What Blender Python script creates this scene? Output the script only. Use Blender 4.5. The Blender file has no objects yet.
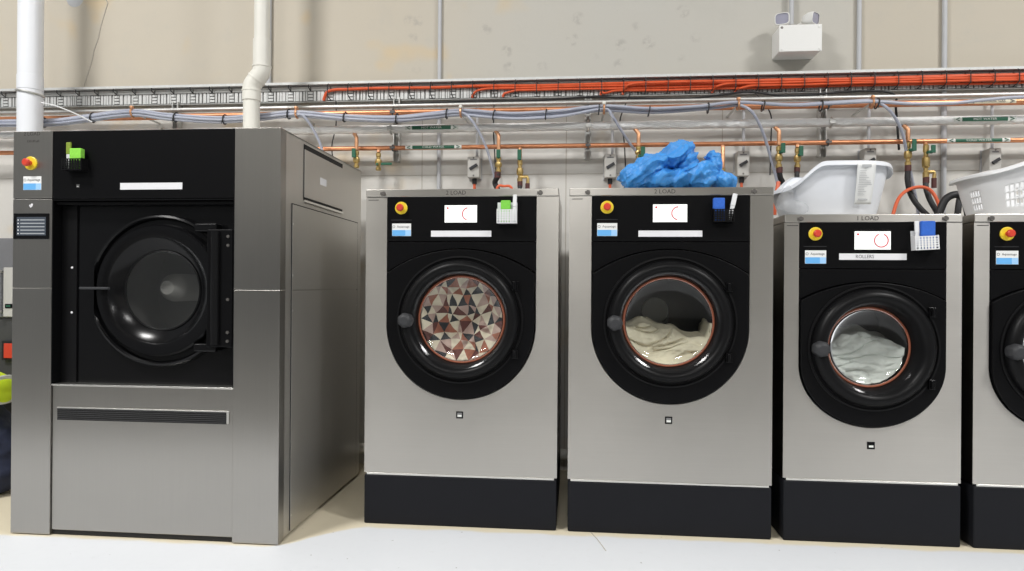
import bpy, bmesh, math, random
from mathutils import Vector, Matrix, noise, geometry
random.seed(7)
PI = math.pi
SC = bpy.context.scene
COL = SC.collection

# ------------------------------------------------------------------ camera
F, YAW, PITCH, ROLL, CAMH = 666.33, .0936, .0014, .0071, 1.0252
_s, _c, _sp, _cp = math.sin(YAW), math.cos(YAW), math.sin(PITCH), math.cos(PITCH)
FW = Vector((-_s*_cp, _c*_cp, _sp)); RT = Vector((_c, _s, 0)); UP = Vector((_s*_sp, -_c*_sp, _cp))

def at(u, v, Y=None, Z=None):
    """photo measurement -> metres, on the upright plane at depth Y or the level plane at height Z"""
    a = (u-512)/F; b = (v-285.5)/F
    cr, sr = math.cos(ROLL), math.sin(ROLL)
    a, b = a*cr+b*sr, -a*sr+b*cr
    d = FW + a*RT - b*UP
    t = Y/d.y if Y is not None else (Z-CAMH)/d.z
    return Vector((t*d.x, t*d.y, t*d.z+CAMH))

cam_d = bpy.data.cameras.new('camera')
cam = bpy.data.objects.new('camera', cam_d); COL.objects.link(cam)
cr, sr = math.cos(ROLL), math.sin(ROLL)
R = RT*cr + UP*sr; U = -RT*sr + UP*cr; B = -FW
cam.matrix_world = Matrix(((R.x, U.x, B.x, 0), (R.y, U.y, B.y, 0), (R.z, U.z, B.z, CAMH), (0, 0, 0, 1)))
cam_d.sensor_width = 36; cam_d.lens = F/1024*36; cam_d.clip_start = .05
SC.camera = cam

# ------------------------------------------------------------------ materials
class NT:
    def __init__(s, name):
        s.m = bpy.data.materials.new(name); s.m.use_nodes = True
        s.t = s.m.node_tree; s.b = s.t.nodes['Principled BSDF']; s.o = s.t.nodes['Material Output']
    def n(s, typ, **kw):
        nd = s.t.nodes.new(typ)
        for k, v in kw.items():
            if k[0] == '_': setattr(nd, k[1:], v)
            else: nd.inputs[k.replace('_', ' ')].default_value = v
        return nd
    def l(s, a, b): s.t.links.new(a, b)
    def math(s, op, a, b=0.0, clamp=False):
        nd = s.t.nodes.new('ShaderNodeMath'); nd.operation = op; nd.use_clamp = clamp
        for i, x in enumerate((a, b)):
            if hasattr(x, 'links'): s.l(x, nd.inputs[i])
            else: nd.inputs[i].default_value = x
        return nd.outputs[0]
    def mix(s, fac, a, b):
        nd = s.t.nodes.new('ShaderNodeMix'); nd.data_type = 'RGBA'
        for sock, x in ((nd.inputs[0], fac), (nd.inputs[6], a), (nd.inputs[7], b)):
            if hasattr(x, 'links'): s.l(x, sock)
            elif isinstance(x, tuple): sock.default_value = (*x, 1)
            else: sock.default_value = x
        return nd.outputs[2]
    def ramp(s, f, lo, hi):
        nd = s.t.nodes.new('ShaderNodeMapRange'); nd.interpolation_type = 'SMOOTHSTEP'
        s.l(f, nd.inputs[0]); nd.inputs[1].default_value = lo; nd.inputs[2].default_value = hi
        return nd.outputs[0]
    def noise(s, vec, scale, detail=3, rough=.5):
        nd = s.n('ShaderNodeTexNoise', Scale=scale, Detail=detail, Roughness=rough)
        s.l(vec, nd.inputs['Vector']); return nd.outputs['Fac']
    def obj(s, sc=None):
        c = s.t.nodes.new('ShaderNodeTexCoord').outputs['Object']
        if sc is None: return c
        m = s.t.nodes.new('ShaderNodeMapping'); m.inputs['Scale'].default_value = sc
        s.l(c, m.inputs['Vector']); return m.outputs['Vector']
    def bump(s, h, strength, dist=.01):
        nd = s.n('ShaderNodeBump', Strength=strength, Distance=dist); s.l(h, nd.inputs['Height'])
        s.l(nd.outputs['Normal'], s.b.inputs['Normal'])

def mat(name, col, rough=.5, metal=0., spec=.5, var=.06, scale=14, bump=0., emit=0., coat=0.):
    k = NT(name)
    b = k.b; b.inputs['Roughness'].default_value = rough; b.inputs['Metallic'].default_value = metal
    b.inputs['Specular IOR Level'].default_value = spec
    if coat: b.inputs['Coat Weight'].default_value = coat; b.inputs['Coat Roughness'].default_value = .08
    nz = k.noise(k.obj(), scale, 4)
    dark = tuple(c*(1-var) for c in col); lite = tuple(min(1, c*(1+var)) for c in col)
    cc = k.mix(nz, dark, lite); k.l(cc, b.inputs['Base Color'])
    if bump: k.bump(nz, bump)
    if emit:
        b.inputs['Emission Color'].default_value = (*col, 1); b.inputs['Emission Strength'].default_value = emit
    return k.m

def steel(name, col, rough, direction, aniso=.75, smudge=.06):
    k = NT(name); b = k.b
    b.inputs['Metallic'].default_value = 1; b.inputs['Anisotropic'].default_value = aniso
    tg = k.n('ShaderNodeTangent'); tg.direction_type = 'RADIAL'; tg.axis = 'Z'; k.l(tg.outputs[0], b.inputs['Tangent'])
    b.inputs['Anisotropic Rotation'].default_value = .25 if direction == 'h' else 0
    sc = (2.5, 2.5, 330) if direction == 'h' else (330, 330, 2.5)
    br = k.noise(k.obj(sc), 1, 3, .6)
    sm = k.noise(k.obj(), 3.1, 5, .6)
    f = k.math('ADD', k.math('MULTIPLY', br, .5), k.math('MULTIPLY', sm, .5))
    k.l(k.mix(f, tuple(c*.9 for c in col), tuple(min(1, c*1.1) for c in col)), b.inputs['Base Color'])
    k.l(k.math('ADD', rough-.06, k.math('MULTIPLY', f, .12)), b.inputs['Roughness'])
    k.bump(br, smudge, .002)
    return k.m

M = {}
M['steel_washer'] = steel('brushed stainless', (.54, .52, .485), .30, 'h', .82)
M['steel_dryer'] = steel('grey brushed stainless', (.40, .385, .36), .33, 'v')
M['steel_side_lit'] = steel('side panel stainless', (.60, .58, .54), .46, 'v', .5)  # lighter dryer steel: brightness of the lit side is put into the colour
M['steel_bright'] = mat('bright steel', (.75, .74, .7), .3, 1)
M['galv'] = mat('galvanised steel', (.60, .60, .58), .45, .85, var=.2, scale=40)
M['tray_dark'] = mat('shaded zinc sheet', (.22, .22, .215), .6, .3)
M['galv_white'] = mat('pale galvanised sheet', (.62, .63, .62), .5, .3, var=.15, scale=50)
M['dark_zinc'] = mat('dark zinc', (.12, .12, .12), .5, .6)
M['slat_grey'] = mat('charcoal slat', (.035, .035, .036), .5, 0, .3)
M['screw'] = mat('dull screw metal', (.2, .19, .18), .4, .9)
M['black'] = mat('black panel', (.0042, .0042, .0047), .36, 0, .10)
M['black_gloss'] = mat('glossy black panel', (.004, .004, .0045), .2, 0, .22)
M['black_soft'] = mat('soft black plastic', (.0065, .0065, .007), .36, 0, .14)
M['plinth'] = mat('dark plinth paint', (.0115, .012, .0145), .5, 0, .12)
M['recess'] = mat('recess black', (.006, .006, .006), .7)
M['knob'] = mat('dark grey plastic', (.040, .041, .044), .5, 0, .3)
M['gasket'] = mat('orange rubber gasket', (.27, .085, .045), .55, 0, .3)
M['drum'] = mat('drum steel', (.16, .16, .16), .38, .9)
M['drum_pale'] = mat('pale drum steel', (.38, .38, .37), .6, .1)
M['hub'] = mat('drum hub plate', (.60, .60, .58), .5, 0)
M['white_plastic'] = mat('white plastic', (.78, .79, .80), .4, var=.02)
M['white_paint'] = mat('white enamel', (.80, .80, .78), .45, var=.02)
M['paper'] = mat('white paper', (.78, .79, .78), .7, var=.03)
M['badge_grey'] = mat('badge grey', (.16, .16, .16), .5)
M['strip'] = mat('white label strip', (.76, .76, .78), .55, var=.02)
M['ink'] = mat('grey ink', (.16, .16, .17), .7)
M['ink_soft'] = mat('faded marker ink', (.07, .065, .06), .7)
M['sticker_blue'] = mat('blue print', (.13, .42, .80), .5)
M['sticker_pale'] = mat('pale blue print', (.34, .60, .90), .5)
M['yellow'] = mat('safety yellow', (.80, .60, .03), .4)
M['red'] = mat('safety red', (.62, .05, .025), .4)
M['screen'] = mat('lit white screen', (.93, .95, .92), .3, emit=.62, var=.01)
M['screen_red'] = mat('red display graphic', (.55, .05, .08), .4, emit=.25)
M['screen_grey'] = mat('grey display graphic', (.45, .45, .47), .4)
M['tft'] = mat('dark blue grey screen', (.05, .06, .075), .25, emit=.3)
M['tft_row'] = mat('pale screen row', (.32, .34, .36), .3, emit=.25)
M['tft_dot'] = mat('white screen dot', (.8, .8, .8), .3, emit=.4)
M['pvc_white'] = mat('white drain plastic', (.80, .82, .86), .35, var=.02)
M['pvc_cream'] = mat('cream drain plastic', (.76, .75, .69), .4, var=.03)
M['copper'] = mat('copper', (.62, .27, .14), .38, .8, var=.25, scale=18)
M['copper_pale'] = mat('soldered copper', (.68, .36, .20), .4, .7, var=.35, scale=30)
M['brass'] = mat('brass', (.55, .40, .16), .35, .9, var=.25, scale=60)
M['green_lever'] = mat('green lever plastic', (.013, .11, .06), .5)
M['rubber'] = mat('black rubber', (.018, .018, .02), .55)
M['rubber_red'] = mat('dark red hose sleeve', (.085, .025, .022), .5)
M['orange'] = mat('orange cable sheath', (.72, .105, .028), .5, var=.12)
M['orange_conduit'] = mat('orange conduit plastic', (.70, .13, .05), .45)
M['grey_box'] = mat('grey plastic enclosure', (.50, .49, .46), .5, var=.03)
M['grey_conduit'] = mat('grey conduit plastic', (.50, .51, .53), .5)
M['lens'] = mat('frosted lamp lens', (.36, .36, .45), .25, coat=.5)
M['marker_green'] = mat('pipe marker green', (.015, .11, .06), .5)
M['marker_white'] = mat('pipe marker white', (.72, .74, .70), .5)
M['marker_cream'] = mat('pipe marker cream', (.72, .66, .50), .5)
M['sponge_green'] = mat('green sponge', (.20, .60, .07), .9, var=.2, scale=90, bump=.3)
M['sponge_lime'] = mat('lime sponge', (.26, .68, .07), .9, var=.2, scale=90, bump=.3)
M['sponge_blue'] = mat('blue sponge', (.03, .13, .55), .9, var=.2, scale=90, bump=.3)
M['olive'] = mat('olive brush grip', (.22, .30, .03), .5)
M['hivis'] = mat('hi-vis yellow cloth', (.62, .80, .02), .8, var=.12, scale=30)
M['navy'] = mat('navy work cloth', (.011, .016, .04), .85, var=.3, scale=60)
M['reflective'] = mat('silver reflective tape', (.62, .64, .60), .4, .3)
M['towel'] = mat('cream towel', (.66, .60, .47), .95, var=.08, scale=60, bump=.15)
M['linen'] = mat('white linen', (.66, .68, .66), .9, var=.05, scale=60, bump=.1)
M['grey_machine'] = mat('grey machine paint', (.19, .19, .2), .45, .2)
M['dark_machine'] = mat('charcoal machine paint', (.05, .05, .05), .5)
PAT = [mat('print cream', (.72, .64, .52), .9), mat('print blush', (.50, .36, .32), .9), mat('print maroon', (.13, .05, .045), .9),
       mat('print slate', (.045, .047, .055), .9), mat('print terracotta', (.36, .14, .095), .9)]

def foil_mat():
    k = NT('crinkled foil lagging'); b = k.b
    b.inputs['Metallic'].default_value = .2; b.inputs['Roughness'].default_value = .3
    v = k.obj((18, 40, 40)); f = k.noise(v, 1, 6, .7)
    k.l(k.mix(f, (.84, .84, .83), (.97, .97, .96)), b.inputs['Base Color']); k.bump(f, .9, .02); return k.m
M['foil'] = foil_mat()

def hose_mat():
    k = NT('clear bluish hose'); b = k.b
    b.inputs['Base Color'].default_value = (.50, .52, .68, 1); b.inputs['Roughness'].default_value = .25
    b.inputs['Transmission Weight'].default_value = .25; b.inputs['Coat Weight'].default_value = .3
    f = k.noise(k.obj((6, 60, 60)), 1, 3); k.l(k.mix(f, (.42, .45, .57), (.60, .63, .72)), b.inputs['Base Color']); return k.m
M['hose'] = hose_mat()

def bag_mat():
    k = NT('blue polythene'); b = k.b
    f = k.noise(k.obj(), 9, 4)
    k.l(k.mix(f, (.03, .22, .62), (.085, .38, .86)), b.inputs['Base Color'])
    b.inputs['Roughness'].default_value = .22; b.inputs['Subsurface Weight'].default_value = .0
    k.bump(k.noise(k.obj(), 40, 5, .7), .6, .010); return k.m
M['bag'] = bag_mat()

def film_mat():
    k = NT('clear plastic film')
    tr = k.n('ShaderNodeBsdfTransparent', Color=(.95, .96, .97, 1)); df = k.n('ShaderNodeBsdfPrincipled', Base_Color=(.8, .8, .8, 1), Roughness=.2)
    mx = k.n('ShaderNodeMixShader', Fac=.16); k.l(tr.outputs[0], mx.inputs[1]); k.l(df.outputs[0], mx.inputs[2]); k.l(mx.outputs[0], k.o.inputs[0])
    return k.m
M['film'] = film_mat()

def tub_mat():
    k = NT('translucent white tub'); b = k.b
    f = k.noise(k.obj(), 5, 3); k.l(k.mix(f, (.72, .75, .80), (.79, .81, .85)), b.inputs['Base Color'])
    b.inputs['Roughness'].default_value = .35; return k.m
M['tub'] = tub_mat()

def glass_mat(name, tint=(.93, .95, .93), base=.04):
    k = NT(name)
    tr = k.n('ShaderNodeBsdfTransparent', Color=(*tint, 1)); gl = k.n('ShaderNodeBsdfGlossy', Roughness=.03, Color=(1, 1, 1, 1))
    fr = k.n('ShaderNodeFresnel', IOR=1.45)
    mx = k.n('ShaderNodeMixShader'); k.l(fr.outputs[0], mx.inputs[0]); k.l(tr.outputs[0], mx.inputs[1]); k.l(gl.outputs[0], mx.inputs[2])
    k.l(mx.outputs[0], k.o.inputs[0]); return k.m
M['glass'] = glass_mat('door glass')
M['glass_smoky'] = glass_mat('smoky door glass', (.95, .95, .94))

def wall_mat():
    k = NT('precast concrete'); b = k.b
    co = k.obj(); sx = k.n('ShaderNodeSeparateXYZ'); k.l(co, sx.inputs[0]); X, Y, Z = sx.outputs
    big = k.noise(k.obj((.9, 1, .6)), 1.2, 4, .55); med = k.noise(co, 5, 6, .65); fine = k.noise(co, 60, 4, .6)
    # cast panels of slightly different tone: buff, grey, buff
    pan = k.math('MULTIPLY', k.ramp(X, -1.35, -.2), k.math('SUBTRACT', 1.0, k.ramp(X, 1.45, 1.56)))
    f = k.math('ADD', k.math('MULTIPLY', pan, .75), k.math('MULTIPLY', k.math('SUBTRACT', big, .5), .9), True)
    c = k.mix(f, (.535, .488, .405), (.52, .51, .47))
    low = k.math('SUBTRACT', 1.0, k.ramp(Z, 2.085, 2.095))
    c = k.mix(k.math('MULTIPLY', low, .85), c, (.66, .65, .62))
    c = k.mix(k.math('MULTIPLY', k.ramp(med, .52, .75), .22), c, (.44, .43, .39))
    st = k.noise(k.obj((2.2, 1, 2.2)), 1.7, 2); st = k.math('MULTIPLY', k.ramp(st, .60, .74), k.math('SUBTRACT', 1.0, k.ramp(X, -.8, .8)))
    c = k.mix(k.math('MULTIPLY', st, .45), c, (.64, .47, .24))
    # scuffed smudges
    vo = k.n('ShaderNodeTexVoronoi', Scale=6.5); k.l(co, vo.inputs['Vector'])
    box = k.math('MULTIPLY', k.math('MULTIPLY', k.ramp(X, -1.02, -.96), k.math('SUBTRACT', 1.0, k.ramp(X, .62, .7))), k.math('MULTIPLY', k.ramp(Z, 2.22, 2.28), k.math('SUBTRACT', 1.0, k.ramp(Z, 2.5, 2.7))))
    sm = k.math('MULTIPLY', k.math('SUBTRACT', 1.0, k.ramp(vo.outputs['Distance'], .16, .30)), k.math('MULTIPLY', box, k.ramp(k.noise(co, 26, 4, .7), .42, .62)))
    c = k.mix(k.math('MULTIPLY', sm, .42), c, (.30, .28, .26))
    c = k.mix(k.math('MULTIPLY', k.ramp(fine, .62, .8), .18), c, (.35, .34, .31))
    k.l(c, b.inputs['Base Color']); b.inputs['Roughness'].default_value = .8
    k.bump(k.math('ADD', k.math('MULTIPLY', fine, .3), k.math('MULTIPLY', med, .7)), .12, .01)
    return k.m
M['wall'] = wall_mat()

def floor_mat():
    k = NT('painted concrete floor'); b = k.b
    co = k.obj(); sx = k.n('ShaderNodeSeparateXYZ'); k.l(co, sx.inputs[0]); X, Y, Z = sx.outputs
    n1 = k.noise(co, 1.2, 4); n2 = k.noise(co, 25, 5, .6)
    edge = k.math('ADD', k.math('MULTIPLY', k.ramp(X, -1.22, -.86), .255), 2.492)     # edge of the repainted area
    edge = k.math('ADD', edge, k.math('MULTIPLY', k.math('SUBTRACT', k.noise(co, 6, 3), .5), .05))
    edge = k.math('ADD', edge, .012)
    d = k.math('SUBTRACT', Y, edge)
    mk = k.ramp(d, -.012, .02)
    white = k.mix(n1, (.66, .685, .72), (.72, .74, .765)); cream = k.mix(n1, (.68, .61, .46), (.76, .69, .53))
    c = k.mix(mk, white, cream)
    sp = k.noise(co, 34, 2, .5)
    c = k.mix(k.math('MULTIPLY', k.ramp(sp, .745, .775), .75), c, (.25, .24, .22))
    c = k.mix(k.math('MULTIPLY', k.ramp(n2, .55, .8), .12), c, (.5, .5, .48))
    c = k.mix(k.ramp(Y, .95, .75), c, (.17, .17, .165))            # dark tone added on the unseen floor to darken the steel reflections
    k.l(c, b.inputs['Base Color'])
    k.l(k.math('ADD', .42, k.math('MULTIPLY', n2, .2)), b.inputs['Roughness']); k.bump(n2, .05, .01)
    return k.m
M['floor'] = floor_mat()

# ------------------------------------------------------------------ geometry helpers
class MB:
    def __init__(s): s.bm = bmesh.new()
    def face(s, vs, mi=0):
        try:
            f = s.bm.faces.new(vs); f.material_index = mi; return f
        except ValueError: return None
    def box(s, x0, x1, y0, y1, z0, z1, mi=0):
        v = [s.bm.verts.new((x, y, z)) for x in (x0, x1) for y in (y0, y1) for z in (z0, z1)]
        for q in ((0, 1, 3, 2), (4, 6, 7, 5), (0, 4, 5, 1), (2, 3, 7, 6), (0, 2, 6, 4), (1, 5, 7, 3)): s.face([v[i] for i in q], mi)
        return s
    def obox(s, c, ax, half, mi=0):
        """box with own axes: c centre, ax three unit vectors, half three half sizes"""
        v = []
        for i in (-1, 1):
            for j in (-1, 1):
                for l in (-1, 1): v.append(s.bm.verts.new(Vector(c)+ax[0]*i*half[0]+ax[1]*j*half[1]+ax[2]*l*half[2]))
        for q in ((0, 1, 3, 2), (4, 6, 7, 5), (0, 4, 5, 1), (2, 3, 7, 6), (0, 2, 6, 4), (1, 5, 7, 3)): s.face([v[i] for i in q], mi)
        return s
    def tube(s, pts, r, n=12, mi=0, closed=False, rf=None):
        pts = [Vector(p) for p in pts]; N = len(pts); rings = []
        t0 = (pts[1]-pts[0]).normalized(); nrm = t0.orthogonal().normalized()
        for i, p in enumerate(pts):
            if closed: t = (pts[(i+1) % N]-pts[i-1]).normalized()
            else: t = (pts[min(i+1, N-1)]-pts[max(i-1, 0)]).normalized()
            nrm = (nrm - t*nrm.dot(t)).normalized(); bn = t.cross(nrm)
            rr = r[i] if isinstance(r, (list, tuple)) else r
            rings.append([s.bm.verts.new(p+(nrm*math.cos(a)+bn*math.sin(a))*rr*(rf(p, a) if rf else 1)) for a in (2*PI*j/n for j in range(n))])
        for i in range(N if closed else N-1):
            a, b = rings[i], rings[(i+1) % N]
            for j in range(n): s.face((a[j], a[(j+1) % n], b[(j+1) % n], b[j]), mi)
        if not closed: s.face(rings[0][::-1], mi); s.face(rings[-1], mi)
        return s
    def lathe(s, prof, cx=0, cz=0, n=72, cy=0, mi=0, axis='y', cap=False):
        """profile of (radius, along axis)"""
        rings = []
        for r, h in prof:
            if r < 1e-6:
                p = (cx, cy+h, cz) if axis == 'y' else (cx, cy, cz+h)
                rings.append([s.bm.verts.new(p)])
            else:
                ring = []
                for j in range(n):
                    a = 2*PI*j/n
                    ring.append(s.bm.verts.new((cx+r*math.cos(a), cy+h, cz+r*math.sin(a)) if axis == 'y' else (cx+r*math.cos(a), cy+r*math.sin(a), cz+h)))
                rings.append(ring)
        for a, b in zip(rings, rings[1:]):
            for j in range(n):
                k = (j+1) % n
                if len(a) == 1 and len(b) == 1: continue
                if len(a) == 1: s.face((a[0], b[k], b[j]), mi)
                elif len(b) == 1: s.face((a[j], a[k], b[0]), mi)
                else: s.face((a[j], a[k], b[k], b[j]), mi)
        if cap:
            for rg in (rings[0], rings[-1]):
                if len(rg) > 2: s.face(rg, mi)
        return s
    def radial(s, c, outer, inner, y0, y1, mi=0, n=160):
        """plate between two star-shaped outlines (x,z) round c, from y0 (front) to y1"""
        angs = [2*PI*i/n for i in range(n)]
        def corner(poly):
            out = []
            for i in range(len(poly)):
                p, q, w = Vector(poly[i-1]), Vector(poly[i]), Vector(poly[(i+1) % len(poly)])
                d1, d2 = (q-p).normalized(), (w-q).normalized()
                if d1.dot(d2) < .97: out.append(math.atan2(q.y-c[1], q.x-c[0]) % (2*PI))
            return out
        angs = sorted(set(round(a, 5) for a in angs+corner(outer)+corner(inner)))
        def hit(poly, a):
            d = Vector((math.cos(a), math.sin(a))); o = Vector(c); best = 0
            for i in range(len(poly)):
                p, q = Vector(poly[i-1])-o, Vector(poly[i])-o; e = q-p
                den = d.x*e.y-d.y*e.x
                if abs(den) < 1e-12: continue
                t = (p.x*e.y-p.y*e.x)/den; w = (p.x*d.y-p.y*d.x)/den
                if t > 0 and -1e-6 <= w <= 1+1e-6: best = max(best, t)
            return o+d*best
        O = [hit(outer, a) for a in angs]; I = [hit(inner, a) for a in angs]
        V = [[s.bm.verts.new((p.x, y, p.y)) for p in L] for L, y in ((O, y0), (I, y0), (I, y1), (O, y1))]
        m = len(angs)
        for a in range(4):
            A, Bq = V[a], V[(a+1) % 4]
            for j in range(m): s.face((A[j], A[(j+1) % m], Bq[(j+1) % m], Bq[j]), mi)
        return s
    def strip_plate(s, xs, zlo, zhi, y0, y1, mi=0):
        """plate between two curves z=zlo(x), z=zhi(x)"""
        fr = [[s.bm.verts.new((x, y, f(x))) for x in xs] for f in (zlo, zhi) for y in (y0, y1)]
        lf, lb, hf, hb = fr
        for i in range(len(xs)-1):
            for a, b in ((lf, hf), (hf, hb), (hb, lb), (lb, lf)): s.face((a[i], a[i+1], b[i+1], b[i]), mi)
        for i in (0, -1): s.face((lf[i], hf[i], hb[i], lb[i]), mi)
        return s
    def build(s, name, m, parent=None, bev=0, smooth=True, ang=35, fix=True, keep=False):
        bm = s.bm
        if fix: bmesh.ops.recalc_face_normals(bm, faces=bm.faces[:])
        me = bpy.data.meshes.new(name)
        off = Vector((0, 0, 0))
        if parent is None and bm.verts and not keep:
            lo = [min(v.co[i] for v in bm.verts) for i in range(3)]; hi = [max(v.co[i] for v in bm.verts) for i in range(3)]
            off = Vector(((lo[0]+hi[0])/2, (lo[1]+hi[1])/2, lo[2]))
            for v in bm.verts: v.co -= off
        bm.to_mesh(me); bm.free()
        return link(name, me, m, parent, off, bev, smooth, ang)

def link(name, me, m, parent=None, off=(0, 0, 0), bev=0, smooth=True, ang=35):
    for x in (m if isinstance(m, list) else [m]): me.materials.append(M[x] if isinstance(x, str) else x)
    if smooth and len(me.polygons):
        me.polygons.foreach_set('use_smooth', [True]*len(me.polygons)); me.set_sharp_from_angle(angle=math.radians(ang))
    o = bpy.data.objects.new(name, me); COL.objects.link(o); o.location = off
    if parent is not None: o.parent = parent
    if bev:
        b = o.modifiers.new('bevel', 'BEVEL'); b.width = bev; b.segments = 2; b.limit_method = 'ANGLE'; b.angle_limit = math.radians(40); b.harden_normals = True
    return o

def tag(o, label, cat, group=None, kind=None):
    o['label'] = label; o['category'] = cat
    if group: o['group'] = group
    if kind: o['kind'] = kind
    return o
def struct(o): o['kind'] = 'structure'; return o
def thing(name, loc, label, cat, group=None, rz=0):
    o = bpy.data.objects.new(name, None); COL.objects.link(o); o.empty_display_size = .05
    o.location = loc; o.rotation_euler = (0, 0, rz); return tag(o, label, cat, group)

def smooth_path(P, k=8):
    P = [Vector(p) for p in P]; out = []
    for i in range(len(P)-1):
        p0, p1, p2, p3 = P[max(i-1, 0)], P[i], P[i+1], P[min(i+2, len(P)-1)]
        for j in range(k):
            t = j/k
            out.append(.5*((2*p1)+(p2-p0)*t+(2*p0-5*p1+4*p2-p3)*t*t+(3*p1-p0-3*p2+p3)*t**3))
    out.append(P[-1]); return out

def lettering(text, size, x, y, z, m, parent, name='lettering', align='CENTER', rot=0, squash=1.0):
    cu = bpy.data.curves.new('lettering', 'FONT'); cu.body = text; cu.size = size; cu.align_x = align; cu.align_y = 'CENTER'; cu.extrude = .0004; cu.resolution_u = 2
    o = bpy.data.objects.new('tmp', cu); COL.objects.link(o)
    me = bpy.data.meshes.new_from_object(o.evaluated_get(bpy.context.evaluated_depsgraph_get()))
    bpy.data.objects.remove(o); bpy.data.curves.remove(cu)
    me.transform(Matrix.Translation((x, y, z)) @ Matrix.Rotation(rot, 4, 'Y') @ Matrix.Rotation(PI/2, 4, 'X') @ Matrix.Scale(squash, 4, (1, 0, 0)))
    return link(name, me, m, parent, smooth=False)

def remeshed(shapes, voxel, disp=None, iters=1):
    """union of ellipsoids [(centre, radii, rotation z)] as one skin, then pushed along its normals by disp(co)"""
    bm = bmesh.new()
    for c, r, rz in shapes:
        m = Matrix.Translation(c) @ Matrix.Rotation(rz, 4, 'Y') @ Matrix.Diagonal((*r, 1))
        bmesh.ops.create_icosphere(bm, subdivisions=4, radius=1, matrix=m)
    me = bpy.data.meshes.new('tmp'); bm.to_mesh(me); bm.free()
    o = bpy.data.objects.new('tmp', me); COL.objects.link(o)
    md = o.modifiers.new('r', 'REMESH'); md.mode = 'VOXEL'; md.voxel_size = voxel
    me2 = bpy.data.meshes.new_from_object(o.evaluated_get(bpy.context.evaluated_depsgraph_get()))
    bpy.data.objects.remove(o); bpy.data.meshes.remove(me)
    bm = bmesh.new(); bm.from_mesh(me2); bpy.data.meshes.remove(me2)
    for _ in range(iters): bmesh.ops.smooth_vert(bm, verts=bm.verts[:], factor=.5, use_axis_x=True, use_axis_y=True, use_axis_z=True)
    bm.normal_update()
    if disp:
        nw = [v.co + v.normal*disp(v.co) for v in bm.verts]
        for v, p in zip(bm.verts, nw): v.co = p
    mb = MB(); mb.bm.free(); mb.bm = bm; return mb

def ridged(p, f):
    return 1-abs(noise.noise(Vector(p)*f))*2

# ------------------------------------------------------------------ setting
WALL = 3.74
struct(MB().box(-7, 7, -8.5, WALL+.2, -.2, 0).build('floor', 'floor', smooth=False, keep=True))
struct(MB().box(-7, 7, WALL, WALL+.2, 0, 6.5).build('wall_back', 'wall', smooth=False, keep=True))
def far_mat():  # unseen wall; dark lower band added to shape reflections in the steel fronts
    k = NT('far wall darkened below for reflections'); co = k.obj(); sx = k.n('ShaderNodeSeparateXYZ'); k.l(co, sx.inputs[0])
    k.l(k.mix(k.ramp(sx.outputs[2], 2.35, 2.4), (.05, .05, .05), (.52, .51, .48)), k.b.inputs['Base Color']); k.b.inputs['Roughness'].default_value = .8; return k.m
M['far'] = far_mat()
struct(MB().box(-7, 7, -8.7, -8.5, 0, 6.5).build('wall_front', 'far', smooth=False, keep=True))
M['ceil'] = mat('ceiling sheet', (.35, .35, .34), .8)
struct(MB().box(-7, 7, -8.7, WALL+.2, 6.5, 6.6).build('ceiling', 'ceil', smooth=False))

# cast-in lifting recess and the crack below it, both real marks of the wall
o = MB().lathe([(0, -.004), (.05, -.004), (.056, 0), (.056, .01)], -3.003, 2.742, 40, WALL).build('wall_plug', 'grey_conduit')
tag(o, 'round grey plugged recess high on the left concrete wall', 'wall plug')
p0, p1 = Vector((-2.791, WALL, 2.704)), Vector((-2.95, WALL, 2.15))
pts = [p0+Vector((-.03, 0, .035)), p0+Vector((-.008, 0, .012)), p0]
for i in range(1, 9): pts.append(p0.lerp(p1, i/8)+Vector((random.uniform(-.006, .006), 0, 0)))
M['crack'] = mat('crack line', (.42, .39, .34), .9)
o = struct(MB().tube(pts, .0035, 5).build('trim_1', 'crack'))
a, b = at(590, 531.5, Z=0), at(606, 551, Z=0)
struct(MB().tube([a, a.lerp(b, .4)+Vector((.004, 0, 0)), b], .0022, 5).build('trim_2', 'crack'))

for q, (u, za, zb_) in enumerate(((422, .0, 2.07), (566, .0, 2.07), (722, 0, 2.07), (255, 0, 2.07))):
    x = at(u, 180, WALL).x; struct(MB().box(x-.002, x+.002, WALL-.001, WALL+.01, za, zb_).build('trim_%d' % (q+3), 'crack', smooth=False))
struct(MB().box(-7, 7, WALL-.001, WALL+.01, 1.655, 1.658).build('trim_7', 'crack', smooth=False))
# vertical conduits fixed to the wall
for u, r, zb, lab in ((270, .014, 2.11, 'thin grey vertical conduit beside the offset cream drainpipe'), (440, .011, .02, 'grey vertical conduit running down the wall behind the nearest washer to the dryer'),
               (858, .012, 2.11, 'grey vertical conduit rising right of the emergency light'), (943, .013, .02, 'grey vertical conduit running down the wall between the two white baskets')):
    x = at(u, 60, WALL).x
    mb = MB().tube([(x, WALL-r, zb), (x, WALL-r, 4.2)], r, 12)
    t = thing('wall_conduit', (x, WALL-r, zb), lab, 'conduit', 'vertical conduits on the wall')
    for v in mb.bm.verts: v.co -= Vector((x, WALL-r, zb))
    mb.build('tube', 'grey_conduit', t)

# ------------------------------------------------------------------ small fittings
def estop(parent, x, z, y=0.0, r=.027, tilt=(0, 0)):
    e = MB().lathe([(0, -.006), (r*.9, -.006), (r, -.004), (r, 0), (r*.7, 0)], x, z, 36, y).build('emergency_stop', 'yellow', parent)
    MB().lathe([(0, -.034), (r*.40, -.034), (r*.56, -.030), (r*.58, -.022), (r*.42, -.016), (r*.36, -.005)], x, z, 32, y).build('button', 'red', e)
    return e

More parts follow.
